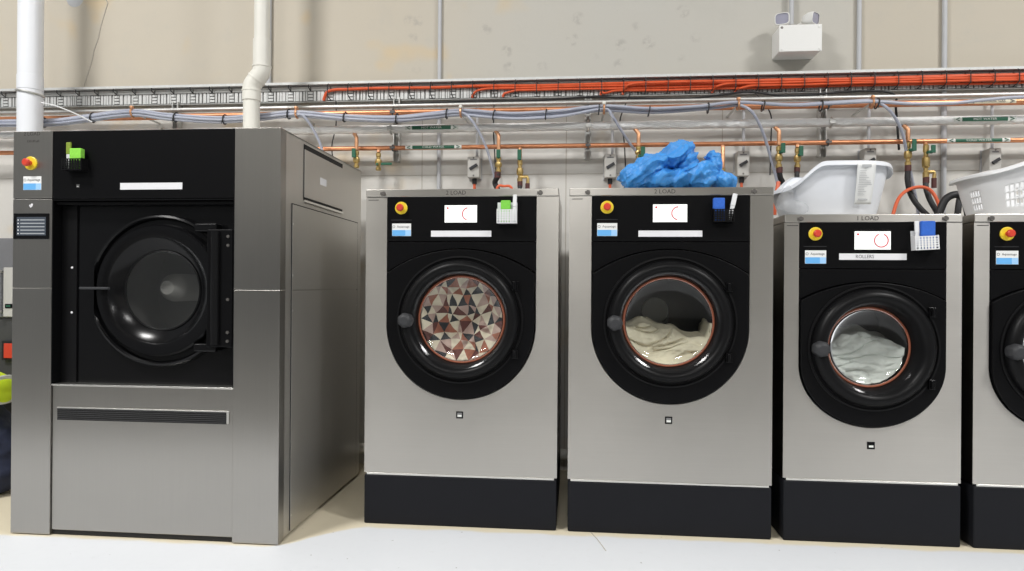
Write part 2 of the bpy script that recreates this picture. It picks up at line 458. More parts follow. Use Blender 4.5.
def sticker(parent, x0, x1, z0, z1, y):
    s = MB().box(x0, x1, y-.0012, y, z0, z1).build('sticker', 'paper', parent, bev=.0005)
    zm = z0+(z1-z0)*.48
    MB().box(x0+.001, x0+(x1-x0)*.70, y-.0016, y-.0012, z0+.001, zm).build('blue_band', 'sticker_blue', s, smooth=False)
    MB().box(x0+(x1-x0)*.70, x1-.001, y-.0016, y-.0012, z0+.001, zm).build('pale_band', 'sticker_pale', s, smooth=False)
    lettering('Aquantage', (z1-z0)*.24, x0+(x1-x0)*.59, y-.0014, z0+(z1-z0)*.74, 'ink', s)
    MB().tube([(x0+.008+.005*math.cos(a), y-.0014, z0+(z1-z0)*.74+.005*math.sin(a)) for a in (i*PI/4 for i in range(8))], .0009, 5, closed=True).build('logo', 'ink', s)
    return s

def screen(parent, x0, x1, z0, z1, y, sweep):
    f = MB().box(x0-.004, x1+.004, y-.001, y+.001, z0-.004, z1+.008).build('display', 'black_gloss', parent, bev=.0006)
    MB().box(x0, x1, y-.0022, y-.0010, z0, z1).build('screen', 'screen', f, smooth=False)
    r = (z1-z0)*.36; cx = x1-(x1-x0)*.26; cz = (z0+z1)/2
    a0, a1 = sweep
    MB().tube([(cx+r*math.cos(a), y-.0026, cz+r*math.sin(a)) for a in (a0+(a1-a0)*i/40 for i in range(41))], .0022, 6).build('progress_ring', 'screen_red', f)
    MB().lathe([(0, -.0028), (.0045, -.0028), (.0045, -.002)], x0+.013, z1-.012, 16, y).build('status_dot', 'screen_red', f)
    for i, (a, b, h) in enumerate(((.22, .48, .86), (.07, .14, .55), (.07, .16, .46), (.42, .5, .55), (.66, .80, .56), (.67, .78, .46))):
        MB().box(x0+(x1-x0)*a, x0+(x1-x0)*b, y-.0025, y-.0021, z0+(z1-z0)*h, z0+(z1-z0)*h+.0012).build('text_line', 'screen_grey', f, smooth=False)

def badge(parent, x, z, y, s=.015, dark=False):
    b = MB().box(x-s, x+s, y-.002, y, z-s, z+s).build('badge', 'black', parent, bev=.003)
    if not dark: MB().box(x-s*.66, x+s*.66, y-.0026, y-.002, z-s*.62, z+s*.68).build('badge_face', 'badge_grey', b, smooth=False)
    MB().box(x-s*.58, x+s*.58, y-.003, y-.002, z-s*.50, z+s*.05).build('badge_mark', 'marker_white', b, smooth=False)
    return b

# ------------------------------------------------------------------ washers
YW = 2.8077
def make_washer(xc, label, W, H, zb, p, cap_text, strip_text, sweep, sx=1):
    t = thing('washing_machine', (xc, YW, 0), label, 'washing machine', 'washing machines in a row')
    w = W/2; D = .74; a, zt, zu, bv = p['a'], p['zt'], p['zu'], p['b']; c = (0, p['zc'])
    MB().box(-w+.001, w-.001, -.006, D-.02, 0, zb-.008).build('plinth', 'plinth', t, bev=.007)
    ell = [(a*math.cos(-PI*i/60), zu+bv*math.sin(-PI*i/60)) for i in range(61)]     # right to left round the bottom
    U = [(-a, zt), (a, zt)] + ell
    body = MB()
    body.radial(c, [(-w, zb), (w, zb), (w, H-.034), (-w, H-.034)], U, 0, .012)
    body.build('front_panel', 'steel_washer', t, ang=30)
    cab = MB().box(-w, -w+.004, .012, D, zb, H-.034).box(w-.004, w, .012, D, zb, H-.034).box(-w+.004, w-.004, D-.004, D, zb, H-.034).box(-w+.004, w-.004, .03, D-.004, zb, zb+.004)
    cab.build('cabinet', 'steel_washer', t, smooth=False)
    MB().box(-w, w, -.004, D, H-.0325, H).build('top_cover', 'steel_washer', t, bev=.003)
    MB().box(-w+.012, w-.012, -.004, .02, zb-.008, zb).build('bottom_lip', 'steel_bright', t, bev=.001)
    for q in (-1, 1):
        MB().lathe([(0, -.006), (.008, -.006), (.010, -.003), (.010, 0)], q*.338*W/.83, H-.018, 14, -.004).box(q*.338*W/.83-.013, q*.338*W/.83-.002, -.009, -.004, H-.023, H-.013).build('screw', 'screw', t)
    # black control panel, lower fascia, door panel
    arc = p['arc']; A = a-.003
    Rr = (A*A+(arc[0]-arc[1])**2)/(2*(arc[0]-arc[1]))
    zarc = lambda x: arc[0]-Rr+math.sqrt(max(Rr*Rr-x*x, 0))
    xs = [-A+2*A*i/48 for i in range(49)]
    MB().strip_plate(xs, lambda x: p['seam']+.0015, lambda x: zt-.002, -.003, .012).build('control_panel', 'black', t)
    MB().strip_plate(xs, lambda x: zarc(x)+.003, lambda x: p['seam']-.0015, -.003, .012).build('fascia', 'black', t)
    ell2 = [((a-.006)*math.cos(-PI*i/60), zu+(bv-.006)*math.sin(-PI*i/60)) for i in range(61)]
    top = [(x*(a-.006)/A, zarc(x)-.002) for x in xs]
    ro, rg = p['ro'], p['rg']
    circ = [(ro*.97*math.cos(2*PI*i/120), c[1]+ro*.97*math.sin(2*PI*i/120)) for i in range(120)]
    d = MB().radial(c, top + ell2, circ, -.016, .012).build('door', 'black', t, bev=.004, ang=30)
    s = (ro-rg)/.068
    prof = [(ro*1.075, -.016), (ro*1.075, -.021), (ro*1.045, -.022), (ro*1.03, -.015), (ro, -.013), (ro, -.026), (ro-.004*s, -.036), (ro-.012*s, -.046), (ro-.024*s, -.052), (ro-.036*s, -.050),
            (ro-.046*s, -.040), (ro-.054*s, -.020), (ro-.060*s, .006), (rg+.004, .030), (rg+.002, .05)]
    MB().lathe(prof, 0, c[1], 96).build('door_ring', 'black_soft', d, ang=50)
    MB().tube([(rg*math.cos(2*PI*i/80), .030, c[1]+rg*math.sin(2*PI*i/80)) for i in range(80)], .0045, 10, closed=True).build('gasket', 'gasket', d)
    gp = [(rg-.001, .032)] + [(rg*math.sin(q)*.99, .032+.042*math.cos(q)) for q in (PI/2*(1-i/12) for i in range(1, 13))]
    gp[-1] = (0, .074)
    MB().lathe(gp, 0, c[1], 64).build('glass', 'glass', d)
    kx = p['kx']
    MB().lathe([(0, -.078), (.020, -.078), (.030, -.070), (.034, -.058), (.034, -.030), (.024, -.012)], kx, c[1]-.004, 7).build('lock_knob', 'knob', d, bev=.005, ang=50)
    for dz in (.146, -.141):
        h = MB().box(.222, .25, -.030, -.012, c[1]+dz-.020, c[1]+dz+.020)
        h.tube([(.234, -.034, c[1]+dz-.016), (.234, -.034, c[1]+dz+.016)], .008, 10)
        for v in h.bm.verts:
            v.co.x *= p['hx']
        h.build('hinge', 'black_gloss', d, bev=.003)
    # drum behind the glass
    dr = MB().lathe([(rg+.004, .048), (rg+.03, .075), (ro+.03, .09), (ro+.05, .11), (ro+.05, .50), (ro+.03, .53), (.07, .515), (.065, .50), (0, .50)], 0, c[1], 64)
    dr.build('drum', 'drum', t, ang=50)
    MB().lathe([(0, .492), (.060, .492), (.064, .497), (.064, .505)], .0, c[1]+.03, 40).build('drum_hub', 'hub', t)
    estop(t, p['ex'], p['ez'], -.003)
    y = -.003
    sticker(t, p['ex']-.040, p['ex']+.043, p['sz'], p['sz']+.054, y)
    screen(t, -.070, .069, p['dz'], p['dz']+.073, y, sweep)
    ns = MB().box(-.129, .131, y-.0015, y, p['nz'], p['nz']+.026).build('name_strip', 'strip', t, bev=.0005)
    if strip_text: lettering(strip_text, .020, -.03, y-.0018, p['nz']+.013, 'ink', ns, squash=.9)
    lettering(cap_text, .025, p['tx'], -.0045, H-.017, 'ink_soft', t)
    MB().box(-w+.010, -w+.055, -.0006, 0, H-.047, H-.044).build('serial_mark', 'ink_soft', t, smooth=False)
    badge(t, 0, p['bz'], 0, dark=p['bd'])
    MB().box(p['ex']-.045, p['ex']+.045, y-.0006, y, p['ez']-.052, p['ez']-.050).build('panel_seam', 'knob', t, smooth=False)
    return t

big = dict(a=.3225, zt=1.4075, zu=.858, b=.318, zc=.8825, seam=1.215, arc=(1.183, 1.081), ro=.252, rg=.186, kx=-.226, hx=1.0,
           ex=-.259, ez=1.358, sz=1.238, dz=1.296, nz=1.235, bz=.476, bd=False, tx=-.022)
small = dict(a=.284, zt=1.296, zu=.717, b=.252, zc=.7885, seam=1.106, arc=(1.053, .980), ro=.236, rg=.161, kx=-.212, hx=.93,
             ex=-.222, ez=1.247, sz=1.126, dz=1.184, nz=1.142, bz=.395, bd=True, tx=-.02)
XC1, XC2, XC3, XC4 = -.8987+.415, -.0235+.415, .85+.3424, 1.5793+.3424
make_washer(XC1, 'stainless washing machine with patterned bedding behind its round door, nearest the dryer', .83, 1.4392, .2195, big, '2 LOAD', '', (PI*.55, PI*1.4))
make_washer(XC2, 'stainless washing machine with a crumpled blue bag on top', .83, 1.4392, .2195, big, '2 LOAD', '', (PI*.5, PI*1.45))
make_washer(XC3, 'lower stainless washing machine with the white solid tub on top', .6848, 1.3264, .2536, small, '1 LOAD', 'ROLLERS', (PI*.62, PI*2.38))
make_washer(XC4, 'stainless washing machine cut off by the right edge, under the white perforated basket', .6848, 1.3264, .2536, small, '1 LOAD', '', (PI*.5, PI*1.5))

# ---- washing inside the drums
def cloth_pile(name, m, xc, zc, rg, top, label, cat, seed, amp=.016):
    """folded cloth heaped against the lower part of the glass and running back into the drum"""
    nx, n1, n2 = 110, 64, 26; Rr = rg*.985; rows = []
    mb = MB()
    for i in range(nx+1):
        x = -Rr*.999+2*Rr*.999*i/nx
        zb_ = -math.sqrt(max(Rr*Rr-x*x, 0)); zt_ = max(min(top(x/Rr)*Rr, math.sqrt(max(Rr*Rr-x*x, 0))*.96), zb_+.002); col = []
        for j in range(n1+n2+1):
            if j <= n1:
                z = zb_+(zt_-zb_)*j/n1; q = min((x*x+z*z)/(Rr*Rr), 1)
                y = .036+.042*math.sqrt(1-q)+.010
                p = Vector((x*1.3, z*2.4, seed)); fold = abs(noise.noise(p*8))+.5*abs(noise.noise(p*19))
                e = (j/n1)**6
                cr_ = 1-min(abs(noise.noise(Vector((x*5, z*13, seed+9))+Vector((0, 2.2*noise.noise(p*4), 0))))*4.5, 1)
                y += amp*fold*1.2 + .020*cr_**2 + e*.03
                col.append((x, y, z))
            else:
                s = (j-n1)/n2
                y = .11+.30*s + .02; p = Vector((x*2, y*2.5, seed+3))
                z = zt_ + (.035*math.sin(s*PI*.9)+.03*(abs(noise.noise(p*5))-.2))*min(1, s*5) - .12*s*s
                col.append((x, y, z))
        rows.append([mb.bm.verts.new((xc+a, YW+b, zc+cc)) for a, b, cc in col])
    for i in range(nx):
        for j in range(n1+n2): mb.face((rows[i][j], rows[i+1][j], rows[i+1][j+1], rows[i][j+1]))
    o = mb.build(name, m, ang=180)
    sd = o.modifiers.new('thickness', 'SOLIDIFY'); sd.thickness = -.004
    return tag(o, label, cat)

cloth_pile('towel_pile', 'towel', XC2, .8825, .186, lambda q: -.10-.26*max(0, (q+.35))+.10*math.sin(q*9)*.5+(.10 if q < -.5 else 0)*0, 'cream towels heaped in the drum of the washer under the blue bag', 'laundry', 2.3)
cloth_pile('linen_pile', 'linen', XC3, .7885, .161, lambda q: .20+.10*math.cos(q*3.2)-.20*max(0, -q-.35)*2+.04*math.sin(q*11)-.1*max(0, q-.4), 'white linen heaped in the drum of the washer under the white tub', 'laundry', 5.1, .02)

def printed_sheet():
    rg = .183; pts = []; n = 10
    for i in range(n):
        for j in range(n):
            x = -rg+2*rg*(i+.5*(j % 2)+random.uniform(-.30, .30))/(n-1); z = -rg+2*rg*(j+random.uniform(-.30, .30))/(n-1)
            if x*x+z*z < (rg*.96)**2: pts.append(Vector((x, z)))
    for i in range(22): pts.append(Vector((rg*math.cos(2*PI*i/22), rg*math.sin(2*PI*i/22))))
    vs, es, fs, *_ = geometry.delaunay_2d_cdt(pts, [], [], 0, 1e-5)
    bm = bmesh.new(); V = [bm.verts.new((p.x, 0, p.y)) for p in vs]
    rnd = random.Random(21)
    for f in fs:
        q = bm.faces.new([V[i] for i in f]); near = [g.material_index for e in q.edges for g in e.link_faces if g != q]
        for _ in range(12):
            q.material_index = rnd.choices(range(5), (46, 17, 12, 14, 11))[0]
            if q.material_index not in near: break
    bmesh.ops.subdivide_edges(bm, edges=bm.edges[:], cuts=5, use_grid_fill=True)
    for v in bm.verts:
        x, z = v.co.x, v.co.z; q = min((x*x+z*z)/(rg*rg), 1)
        p = Vector((x, z, 4.4)); fold = abs(noise.noise(p*13))*.9+.4*abs(noise.noise(p*31))
        wob = .006*noise.noise(p*22)
        v.co = Vector((XC1+x+wob*(1-q), YW+.046+.042*math.sqrt(1-q)+.060*fold*(1-.4*q), .8825+z+wob*(1-q)))
    mb = MB(); mb.bm.free(); mb.bm = bm
    o = mb.build('printed_sheet', PAT, ang=180)
    sd = o.modifiers.new('thickness', 'SOLIDIFY'); sd.thickness = -.01
    tag(o, 'cream, maroon and black triangle patterned bedding filling the washer nearest the dryer', 'laundry')
printed_sheet()

# ------------------------------------------------------------------ dryer
YD, XD = 2.5224, (-2.2878-1.1524)/2
def make_dryer():
    t = thing('tumble_dryer', (XD, YD, 0), 'large grey stainless tumble dryer with black recessed door, far left machine', 'tumble dryer')
    w, D, H = .5677, .988, 1.644
    xl, xr = -.3955, .3775
    c = MB().box(-w+.001, -w+.006, .0, D, .012, H-.003).box(w-.006, w-.001, .0, D, .012, H-.003).box(-w+.001, w-.001, .001, D, H-.006, H-.001).box(-w+.006, w-.006, D-.006, D, .012, H-.006)
    c.build('cabinet', 'steel_side_lit', t, smooth=False)
    MB().box(-w+.02, w-.02, .05, D-.02, 0, .03).build('base_frame', 'recess', t, smooth=False)
    for z0, z1 in ((.004, 1.0035), (1.0055, 1.3675), (1.3705, H)): MB().box(-w, xl-.001, -.002, .05, z0, z1).build('column_panel', 'steel_dryer', t, bev=.002)
    for z0, z1 in ((.004, 1.0035), (1.0055, H)): MB().box(xr+.001, w, -.002, .05, z0, z1).build('column_panel', 'steel_dryer', t, bev=.002)
    MB().box(xl, xr, -.001, .05, 1.3675, H-.001).build('control_panel', 'black', t, bev=.002)
    MB().box(xl+.001, xr-.001, .006, .03, .022, .609).build('lower_panel', 'steel_dryer', t, bev=.003)
    MB().box(xl+.004, xr-.004, .012, .30, .004, .022).build('toe_recess', 'recess', t, smooth=False)
    MB().box(xl, xr, .0, .07, .609, .616).build('sill', 'steel_bright', t, bev=.0015)
    g = MB().box(-.371, .350, .004, .0062, .470, .518).build('lint_grille', 'recess', t, smooth=False)
    mb = MB()
    for i in range(6): mb.box(-.370, .349, .0015, .005, .4735+i*.0077, .4765+i*.0077)
    mb.build('slat', 'slat_grey', g, bev=.0008)
    MB().box(-.371, .352, .001, .006, .518, .523).box(.350, .360, .002, .006, .472, .523).build('grille_lip', 'steel_bright', g, bev=.001)
    # door bay
    cx, cz = .049, .999; R0 = .292
    circ = lambda r: [(cx+r*math.cos(2*PI*i/120), cz+r*math.sin(2*PI*i/120)) for i in range(120)]
    MB().radial((cx, cz), [(xl, .616), (xr, .616), (xr, 1.3655), (xl, 1.3655)], circ(.215), .055, .062).build('door_surround', 'black_gloss', t)
    MB().box(xl, xl+.003, .0, .06, .616, 1.3655).box(xr-.003, xr, .0, .06, .616, 1.3655).box(xl+.003, xr-.003, .0, .06, 1.360, 1.3655).build('bay_lining', 'black', t, smooth=False)
    ls = MB().box(xl+.004, -.325, .046, .056, .617, 1.358).build('latch_strip', 'black_soft', t, bev=.003)
    for z in (.905, 1.09): MB().lathe([(0, -.003), (.004, -.002), (.005, 0)], -.345, z, 12, .046).build('pin', 'strip', ls)
    MB().box(xl+.004, xr-.004, .012, .055, 1.345, 1.358).build('bay_trim', 'black', t, bev=.002)
    d = MB().lathe([(.312, .056), (.310, .036), (.304, .026), (.296, .024), (.290, .030), (.286, .044), (.270, .044), (.266, .018), (.259, .010), (.222, .010), (.214, .013), (.207, .021), (.170, .046), (.158, .050)], cx, cz, 120)
    for v in d.bm.verts:                                           # flattened closing edge
        if v.co.x < cx-.262 and abs(v.co.z-cz) < .11: v.co.x = max(v.co.x, cx-(.280 if v.co.y > .022 else .262))
    d = d.build('door', 'black_gloss', t, ang=28)
    MB().lathe([(0, .056), (.10, .055), (.160, .050)], cx, cz, 64).build('glass', 'glass_smoky', d)
    MB().tube([(cx+.161*math.cos(2*PI*i/80), .047, cz+.161*math.sin(2*PI*i/80)) for i in range(80)], .004, 8, closed=True).build('glass_seal', 'black_soft', d)
    MB().box(cx-.325, cx-.20, -.004, .012, cz+.002, cz+.012).build('door_handle', 'knob', d, bev=.003)
    hb = MB().box(.262, xr-.006, .002, .055, .775, 1.245).build('hinge_block', 'black', t, bev=.006)
    for za in (.755, 1.235): MB().box(.205, .300, .006, .05, za, za+.035).build('hinge_arm', 'black_gloss', hb, bev=.008)
    MB().tube([(.302, -.004, .785), (.302, -.004, 1.235)], .016, 20).build('hinge_rod', 'black_soft', hb)
    for z in (.80, .835, .965, 1.18, 1.215): MB().lathe([(0, -.004), (.006, -.004), (.007, 0)], .352, z, 8, .002).build('bolt', 'screw', hb)
    dr = MB().lathe([(.166, .060), (.21, .08), (.33, .10), (.36, .13), (.36, .50), (.34, .53), (0, .53)], cx, cz, 64); dr.build('drum', 'drum_pale', t, ang=50)
    MB().lathe([(0, .24), (.030, .24), (.058, .28), (.062, .30), (.062, .53)], cx-.105, cz+.010, 40).build('drum_hub', 'hub', t)  # pale disc set off the drum axis, forward of its back
    # left column fittings
    estop(t, -.489, 1.513, -.002, .0275)
    sticker(t, -.522, -.443, 1.404, 1.460, -.002)
    f = MB().box(-.562, -.408, -.006, -.002, 1.204, 1.309).build('touchscreen', 'black_gloss', t, bev=.002)
    MB().box(-.546, -.419, -.0068, -.006, 1.219, 1.294).build('screen', 'tft', f, smooth=False)
    for i in range(5):
        z = 1.2245+i*.0138
        MB().box(-.530, -.424, -.0074, -.0068, z, z+.0042).build('menu_row', 'tft_row', f, smooth=False)
        MB().box(-.5415, -.5375, -.0076, -.0068, z, z+.004).build('menu_icon', 'tft_dot', f, smooth=False)
    for x, z, a in ((-.490, 1.339, .5), (-.484, 1.343, -.4)): MB().obox((x, -.0025, z), (Vector((math.cos(a), 0, math.sin(a))), Vector((0, 1, 0)), Vector((-math.sin(a), 0, math.cos(a)))), (.0035, .0006, .006)).build('paint_scratch', 'strip', t, smooth=False)
    lettering('2 LOAD', .021, -.486, -.0025, 1.633, 'ink_soft', t); lettering('DRUM #1', .013, -.480, -.0025, 1.603, 'ink_soft', t)
    ns = MB().box(-.102, .161, -.003, -.001, 1.403, 1.430).build('name_strip', 'strip', t, bev=.0005)
    b = MB().box(-.291, -.277, -.003, -.001, 1.413, 1.427).build('badge', 'dark_zinc', t, bev=.002); MB().box(-.288, -.280, -.0036, -.003, 1.415, 1.420).build('badge_mark', 'galv', b, smooth=False)
    # right hand side panels
    for z0, z1 in ((.022, 1.0), (1.004, 1.355)):
        s = MB().box(w, w+.003, .105, .925, z0, z1).build('side_panel', 'steel_side_lit', t, bev=.001)
        for yy in (.112, .917):
            for zz in (z0+.06, z1-.08): 
                m = MB(); m.lathe([(0, .0), (.004, .0), (.005, -.002)], 0, 0, 10)
                for v in m.bm.verts: v.co = Vector((w+.004+v.co.y*.5, yy+v.co.x, zz+v.co.z))
                m.build('screw', 'steel_bright', s)
    MB().box(w-.0005, w+.0025, .102, .928, 1.356, 1.359).box(w-.0005, w+.0025, .102, .1045, .022, 1.356).box(w-.0005, w+.0025, .9255, .928, .022, 1.356).build('side_seam', 'recess', t, smooth=False)
    h = MB().box(w, w+.004, .224, .690, 1.400, 1.604).build('filter_hatch', 'steel_side_lit', t, bev=.001)
    MB().box(w-.0005, w+.0015, .221, .693, 1.604, 1.626).box(w-.0005, w+.0015, .221, .693, 1.388, 1.400).box(w-.0005, w+.0015, .221, .2235, 1.388, 1.626).box(w-.0005, w+.0015, .6905, .693, 1.388, 1.626).build('finger_slot', 'recess', h, smooth=False)
    MB().box(w, w+.008, .222, .692, 1.378, 1.388).build('hatch_lip', 'steel_bright', h, bev=.001)
    MB().box(w+.004, w+.005, .395, .470, 1.480, 1.512).build('label_plate', 'strip', h, smooth=False)
    return t
make_dryer()

# ------------------------------------------------------------------ hanging caddies, sponges, brushes on the panels
def plate_grid(mb, x0, x1, z0, z1, y0, y1, nx, nz, fr=.45, border=.004):
    mb.box(x0, x1, y0, y1, z0, z0+border); mb.box(x0, x1, y0, y1, z1-border, z1)
    mb.box(x0, x0+border, y0, y1, z0+border, z1-border); mb.box(x1-border, x1, y0, y1, z0+border, z1-border)
    px = (x1-x0-2*border)/nx; pz = (z1-z0-2*border)/nz
    for i in range(1, nx): xx = x0+border+px*i; mb.box(xx-px*fr/2, xx+px*fr/2, y0, y1, z0+border, z1-border)
    for j in range(1, nz): zz = z0+border+pz*j; mb.box(x0+border, x1-border, y0+.0002, y1-.0002, zz-pz*fr/2, zz+pz*fr/2)

def caddy(x0, x1, z0, zr, zbk, Y, m, label, sp, sp_m, sp_label, st, st_m, st_label, tilt=0, depth=.036):
    cx = (x0+x1)/2; w = (x1-x0)/2
    t = thing('sponge_caddy', (cx, Y, z0), label, 'caddy', 'sponge caddies on the machine fronts'); t.rotation_euler = (0, tilt, 0)
    h = zr-z0
    mb = MB(); plate_grid(mb, -w, w, 0, h, -depth, -depth+.002, 7, 5, fr=.55); mb.build('front_grid', m, t, smooth=False)
    mb = MB().box(-w, w, -depth+.002, -.002, 0, .002)
    mb.box(-w, -w+.002, -depth+.002, -.002, .002, h*1.05).box(w-.002, w, -depth+.002, -.002, .002, h*1.05)
    mb.box(-w, w, -.002, -.0002, 0, zbk-z0); mb.build('tray', m, t, smooth=False)
    MB().box(-w+.01, w-.01, -.0002, .0, h*.4, h*.9).build('magnet', 'rubber', t, smooth=False)
    sx0, sx1, sz1 = sp
    o = MB().box(sx0, sx1, Y-depth+.006, Y-.010, z0+.004, sz1).build('sponge', sp_m, bev=.004); tag(o, sp_label, 'sponge')
    bx, bz0, bz1, bw, lean = st
    b = thing('scrub_brush', (bx, Y-depth*.5, bz0), st_label, 'brush', 'brush sticks standing in the caddies'); b.rotation_euler = (0, lean, 0)
    MB().box(-bw, bw, -.003, .003, 0, (bz1-bz0)*.55).build('shaft', 'white_plastic', b, bev=.0015)
    MB().box(-bw*1.1, bw*1.1, -.004, .004, (bz1-bz0)*.55, bz1-bz0).build('grip', st_m, b, bev=.002)

xa = XC1; caddy(xa+.157, xa+.241, 1.290, 1.347, 1.380, YW-.003, 'white_plastic', 'white caddy with a green sponge on the washer nearest the dryer', (xa+.173, xa+.214, 1.386), 'sponge_green', 'green sponge in the white caddy nearest the dryer',
      (xa+.229, 1.297, 1.411, .0075, .03), 'white_plastic', 'white brush stick beside the green sponge in the white caddy')
xa = XC2; caddy(xa+.169, xa+.252, 1.294, 1.346, 1.352, YW-.003, 'black_soft', 'black caddy with a square blue sponge on the washer under the bag', (xa+.169, xa+.215, 1.392), 'sponge_blue', 'square blue sponge in the black caddy under the blue bag',
      (xa+.236, 1.302, 1.412, .0085, .20), 'white_plastic', 'white brush stick leaning right in the black caddy')
xa = XC3; caddy(xa+.148, xa+.238, 1.182, 1.236, 1.26, YW-.003, 'white_plastic', 'white caddy with a tall blue sponge on the washer under the tub', (xa+.172, xa+.226, 1.296), 'sponge_blue', 'tall blue sponge in the white caddy under the solid tub',
      (xa+.163, 1.190, 1.296, .008, -.03), 'white_plastic', 'white brush stick at the left of the tall blue sponge', tilt=-.05)
xa = XD; caddy(xa-.326, xa-.240, 1.478, 1.524, 1.53, YD-.001, 'black_soft', 'black caddy with lime green sponge on the dryer control panel', (xa-.297, xa-.247, 1.566), 'sponge_lime', 'lime green sponge in the black caddy on the dryer',
      (xa-.309, 1.486, 1.592, .009, 0), 'olive', 'olive gripped brush standing in the caddy on the dryer', depth=.04)

# ------------------------------------------------------------------ cable tray, cables, pipes
TX0, TX1 = -4.6, 3.4
TZ = 2.078                                                       # lower edge of the tray, which stands on edge against the wall
def make_tray():
    t = thing('cable_tray', (0, WALL, TZ), 'long galvanised perforated cable tray fixed on edge along the wall above the machines', 'cable tray')
    H = .094
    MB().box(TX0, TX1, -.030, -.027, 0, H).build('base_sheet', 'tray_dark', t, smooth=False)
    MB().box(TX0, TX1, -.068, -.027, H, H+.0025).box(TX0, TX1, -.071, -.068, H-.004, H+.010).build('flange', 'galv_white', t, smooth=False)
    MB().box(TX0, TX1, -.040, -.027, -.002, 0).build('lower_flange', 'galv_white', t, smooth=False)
    mb = MB(); n = int((TX1-TX0)/.1185); rnd = random.Random(3)
    for i in range(n):
        x = TX0+i*.1185
        mb.box(x+.004, x+.1145, -.036, -.030, H-.030, H-.008)
        for q in range(3): mb.box(x-.015, x+.013, -.036, -.030, .010+q*.018, .010+q*.018+.012)
        xx = x+.019
        while xx < x+.098:
            ww = rnd.choice((.009, .013, .018)); mb.box(xx, min(xx+ww, x+.101), -.036, -.030, .006, H-.033); xx += ww+rnd.choice((.003, .005, .009))
    mb.build('rib_plate', 'galv_white', t, smooth=False)
    mb = MB()
    for i in range(n+1):
        x = TX0+i*.1185
        mb.tube([(x, -.0665, H-.002), (x, -.0665, H-.020), (x, -.0835 if x > -1.5 else -.038, H-.030)] if x < -1.5 else [(x, -.0665, H-.002), (x, -.0840, H-.012), (x, -.0840, .022), (x, -.06, .014), (x, -.031, .010)], .0028, 6)
    w = mb.build('strap', 'rubber', t); w['kind'] = 'stuff'
    for i in range(8):
        x = -4.0+i; MB().box(x-.02, x+.02, -.027, -.0005, .01, H-.01).build('wall_bracket', 'galv', t, smooth=False)
make_tray()
for i, (xs, zz, lay, lab) in enumerate(((-1.393, .064, 0, 'orange cable starting furthest left on the cable tray'), (-.533, .051, 0, 'orange cable joining the tray above the washer nearest the dryer'), (-.36, .038, 0, 'thin orange cable in the middle of the cable run'),
        (.18, .025, 0, 'orange cable joining the tray left of the blue bag, lowest of the run'), (.30, .058, 1, 'front orange cable high in the run above the blue bag'), (.78, .045, 1, 'front orange cable in the middle of the right half of the tray'), (.9, .031, 1, 'front orange cable low in the right half of the tray'))):
    y = WALL-.050-lay*.020; z = TZ+zz
    r = .0085 if i == 0 else .0064
    P = [(xs-.045, WALL-.044, TZ+.004), (xs-.040, WALL-.046, TZ+.020), (xs-.02, y, z-.012), (xs+.03, y, z-.001), (xs+.09, y, z)]
    x = xs+.3
    while x < TX1-.15: P.append((x, y+random.uniform(-.002, .002), z+random.uniform(-.003, .003))); x += .28
    P.append((TX1, y, z))
    tag(MB().tube(smooth_path(P, 6), r, 10).build('orange_cable', 'orange'), lab, 'cable', 'orange cables in the tray')

# loose black cable sagging below the tray, and its drops to the isolators
def bl(P, label, r=.006, nm='black_cable', m='rubber', grp='loose black cables below the tray', cat='cable'):
    return tag(MB().tube(smooth_path(P, 8), r, 8).build(nm, m), label, cat, grp)
Yb = 3.66
def V(u, v, Y): return at(u, v, Y)
bl([V(395, 104.5, Yb), V(470, 101, Yb), V(530, 100.5, Yb), V(590, 97, Yb), V(620, 97.5, Yb), V(680, 99, Yb), V(720, 95, Yb), V(750, 92, Yb), V(790, 96, Yb), V(860, 91, Yb), V(893, 94, Yb), V(896, 110, Yb+.01), V(899, 150, Yb+.03)],
   'long loose black cable sagging along the underside of the cable tray')
for P, lab in (([V(336, 101, Yb), V(336, 125, Yb), V(332, 145, Yb), V(333, 160, 3.7)], 'thin black cable dropping above the right end of the dryer'),
               ([V(494, 101, Yb), V(493.5, 130, Yb-.02), V(494.5, 150, 3.7), V(496, 180, 3.7)], 'thin black cable dropping beside the grey hose near the first washer'),
               ([V(631, 92, Yb), V(624, 108, Yb), V(620, 122, Yb), V(624, 140, 3.7), V(626, 180, 3.7)], 'thin black cable dropping just left of the blue bag'),
               ([V(752, 90, Yb), V(763, 102, Yb), V(771, 116, Yb), V(771, 140, 3.7), V(770, 175, 3.7)], 'thin black cable dropping right of the blue bag')):
    bl(P, lab, .0035)

def straight(name, Y, z, r, x0, x1, m, label, cat='pipe', rf=None, n=20, seg=2):
    t = thing(name, (x0, Y, z), label, cat)
    MB().tube([((x1-x0)*i/seg, 0, 0) for i in range(seg+1)], r, n, rf=rf).build('tube', m, t)
    return t
HOT_Y, HOT_Z, COLD_Y, COLD_Z, GAS_Y, GAS_Z = 3.58, 1.884, 3.62, 1.789, 3.62, 1.985
straight('steel_conduit', 3.665, 2.034, .013, TX0, TX1, 'galv', 'thin galvanised conduit running just below the cable tray', 'conduit')
gas = straight('gas_pipe', GAS_Y, GAS_Z, .017, TX0, TX1, 'copper', 'copper natural gas pipe along the wall behind the bundled hoses')
cold = straight('cold_water_pipe', COLD_Y, COLD_Z, .0125, TX0, TX1, 'copper', 'lower copper cold water pipe running above the washers')
hx0 = at(2, 136, HOT_Y).x
hot = straight('hot_water_pipe', HOT_Y, HOT_Z, .0225, hx0, TX1, 'foil', 'thick foil wrapped hot water pipe along the wall', rf=lambda p, a: 1+.10*noise.noise(Vector((p.x*26, math.cos(a)*2, math.sin(a)*2))), n=24, seg=520)

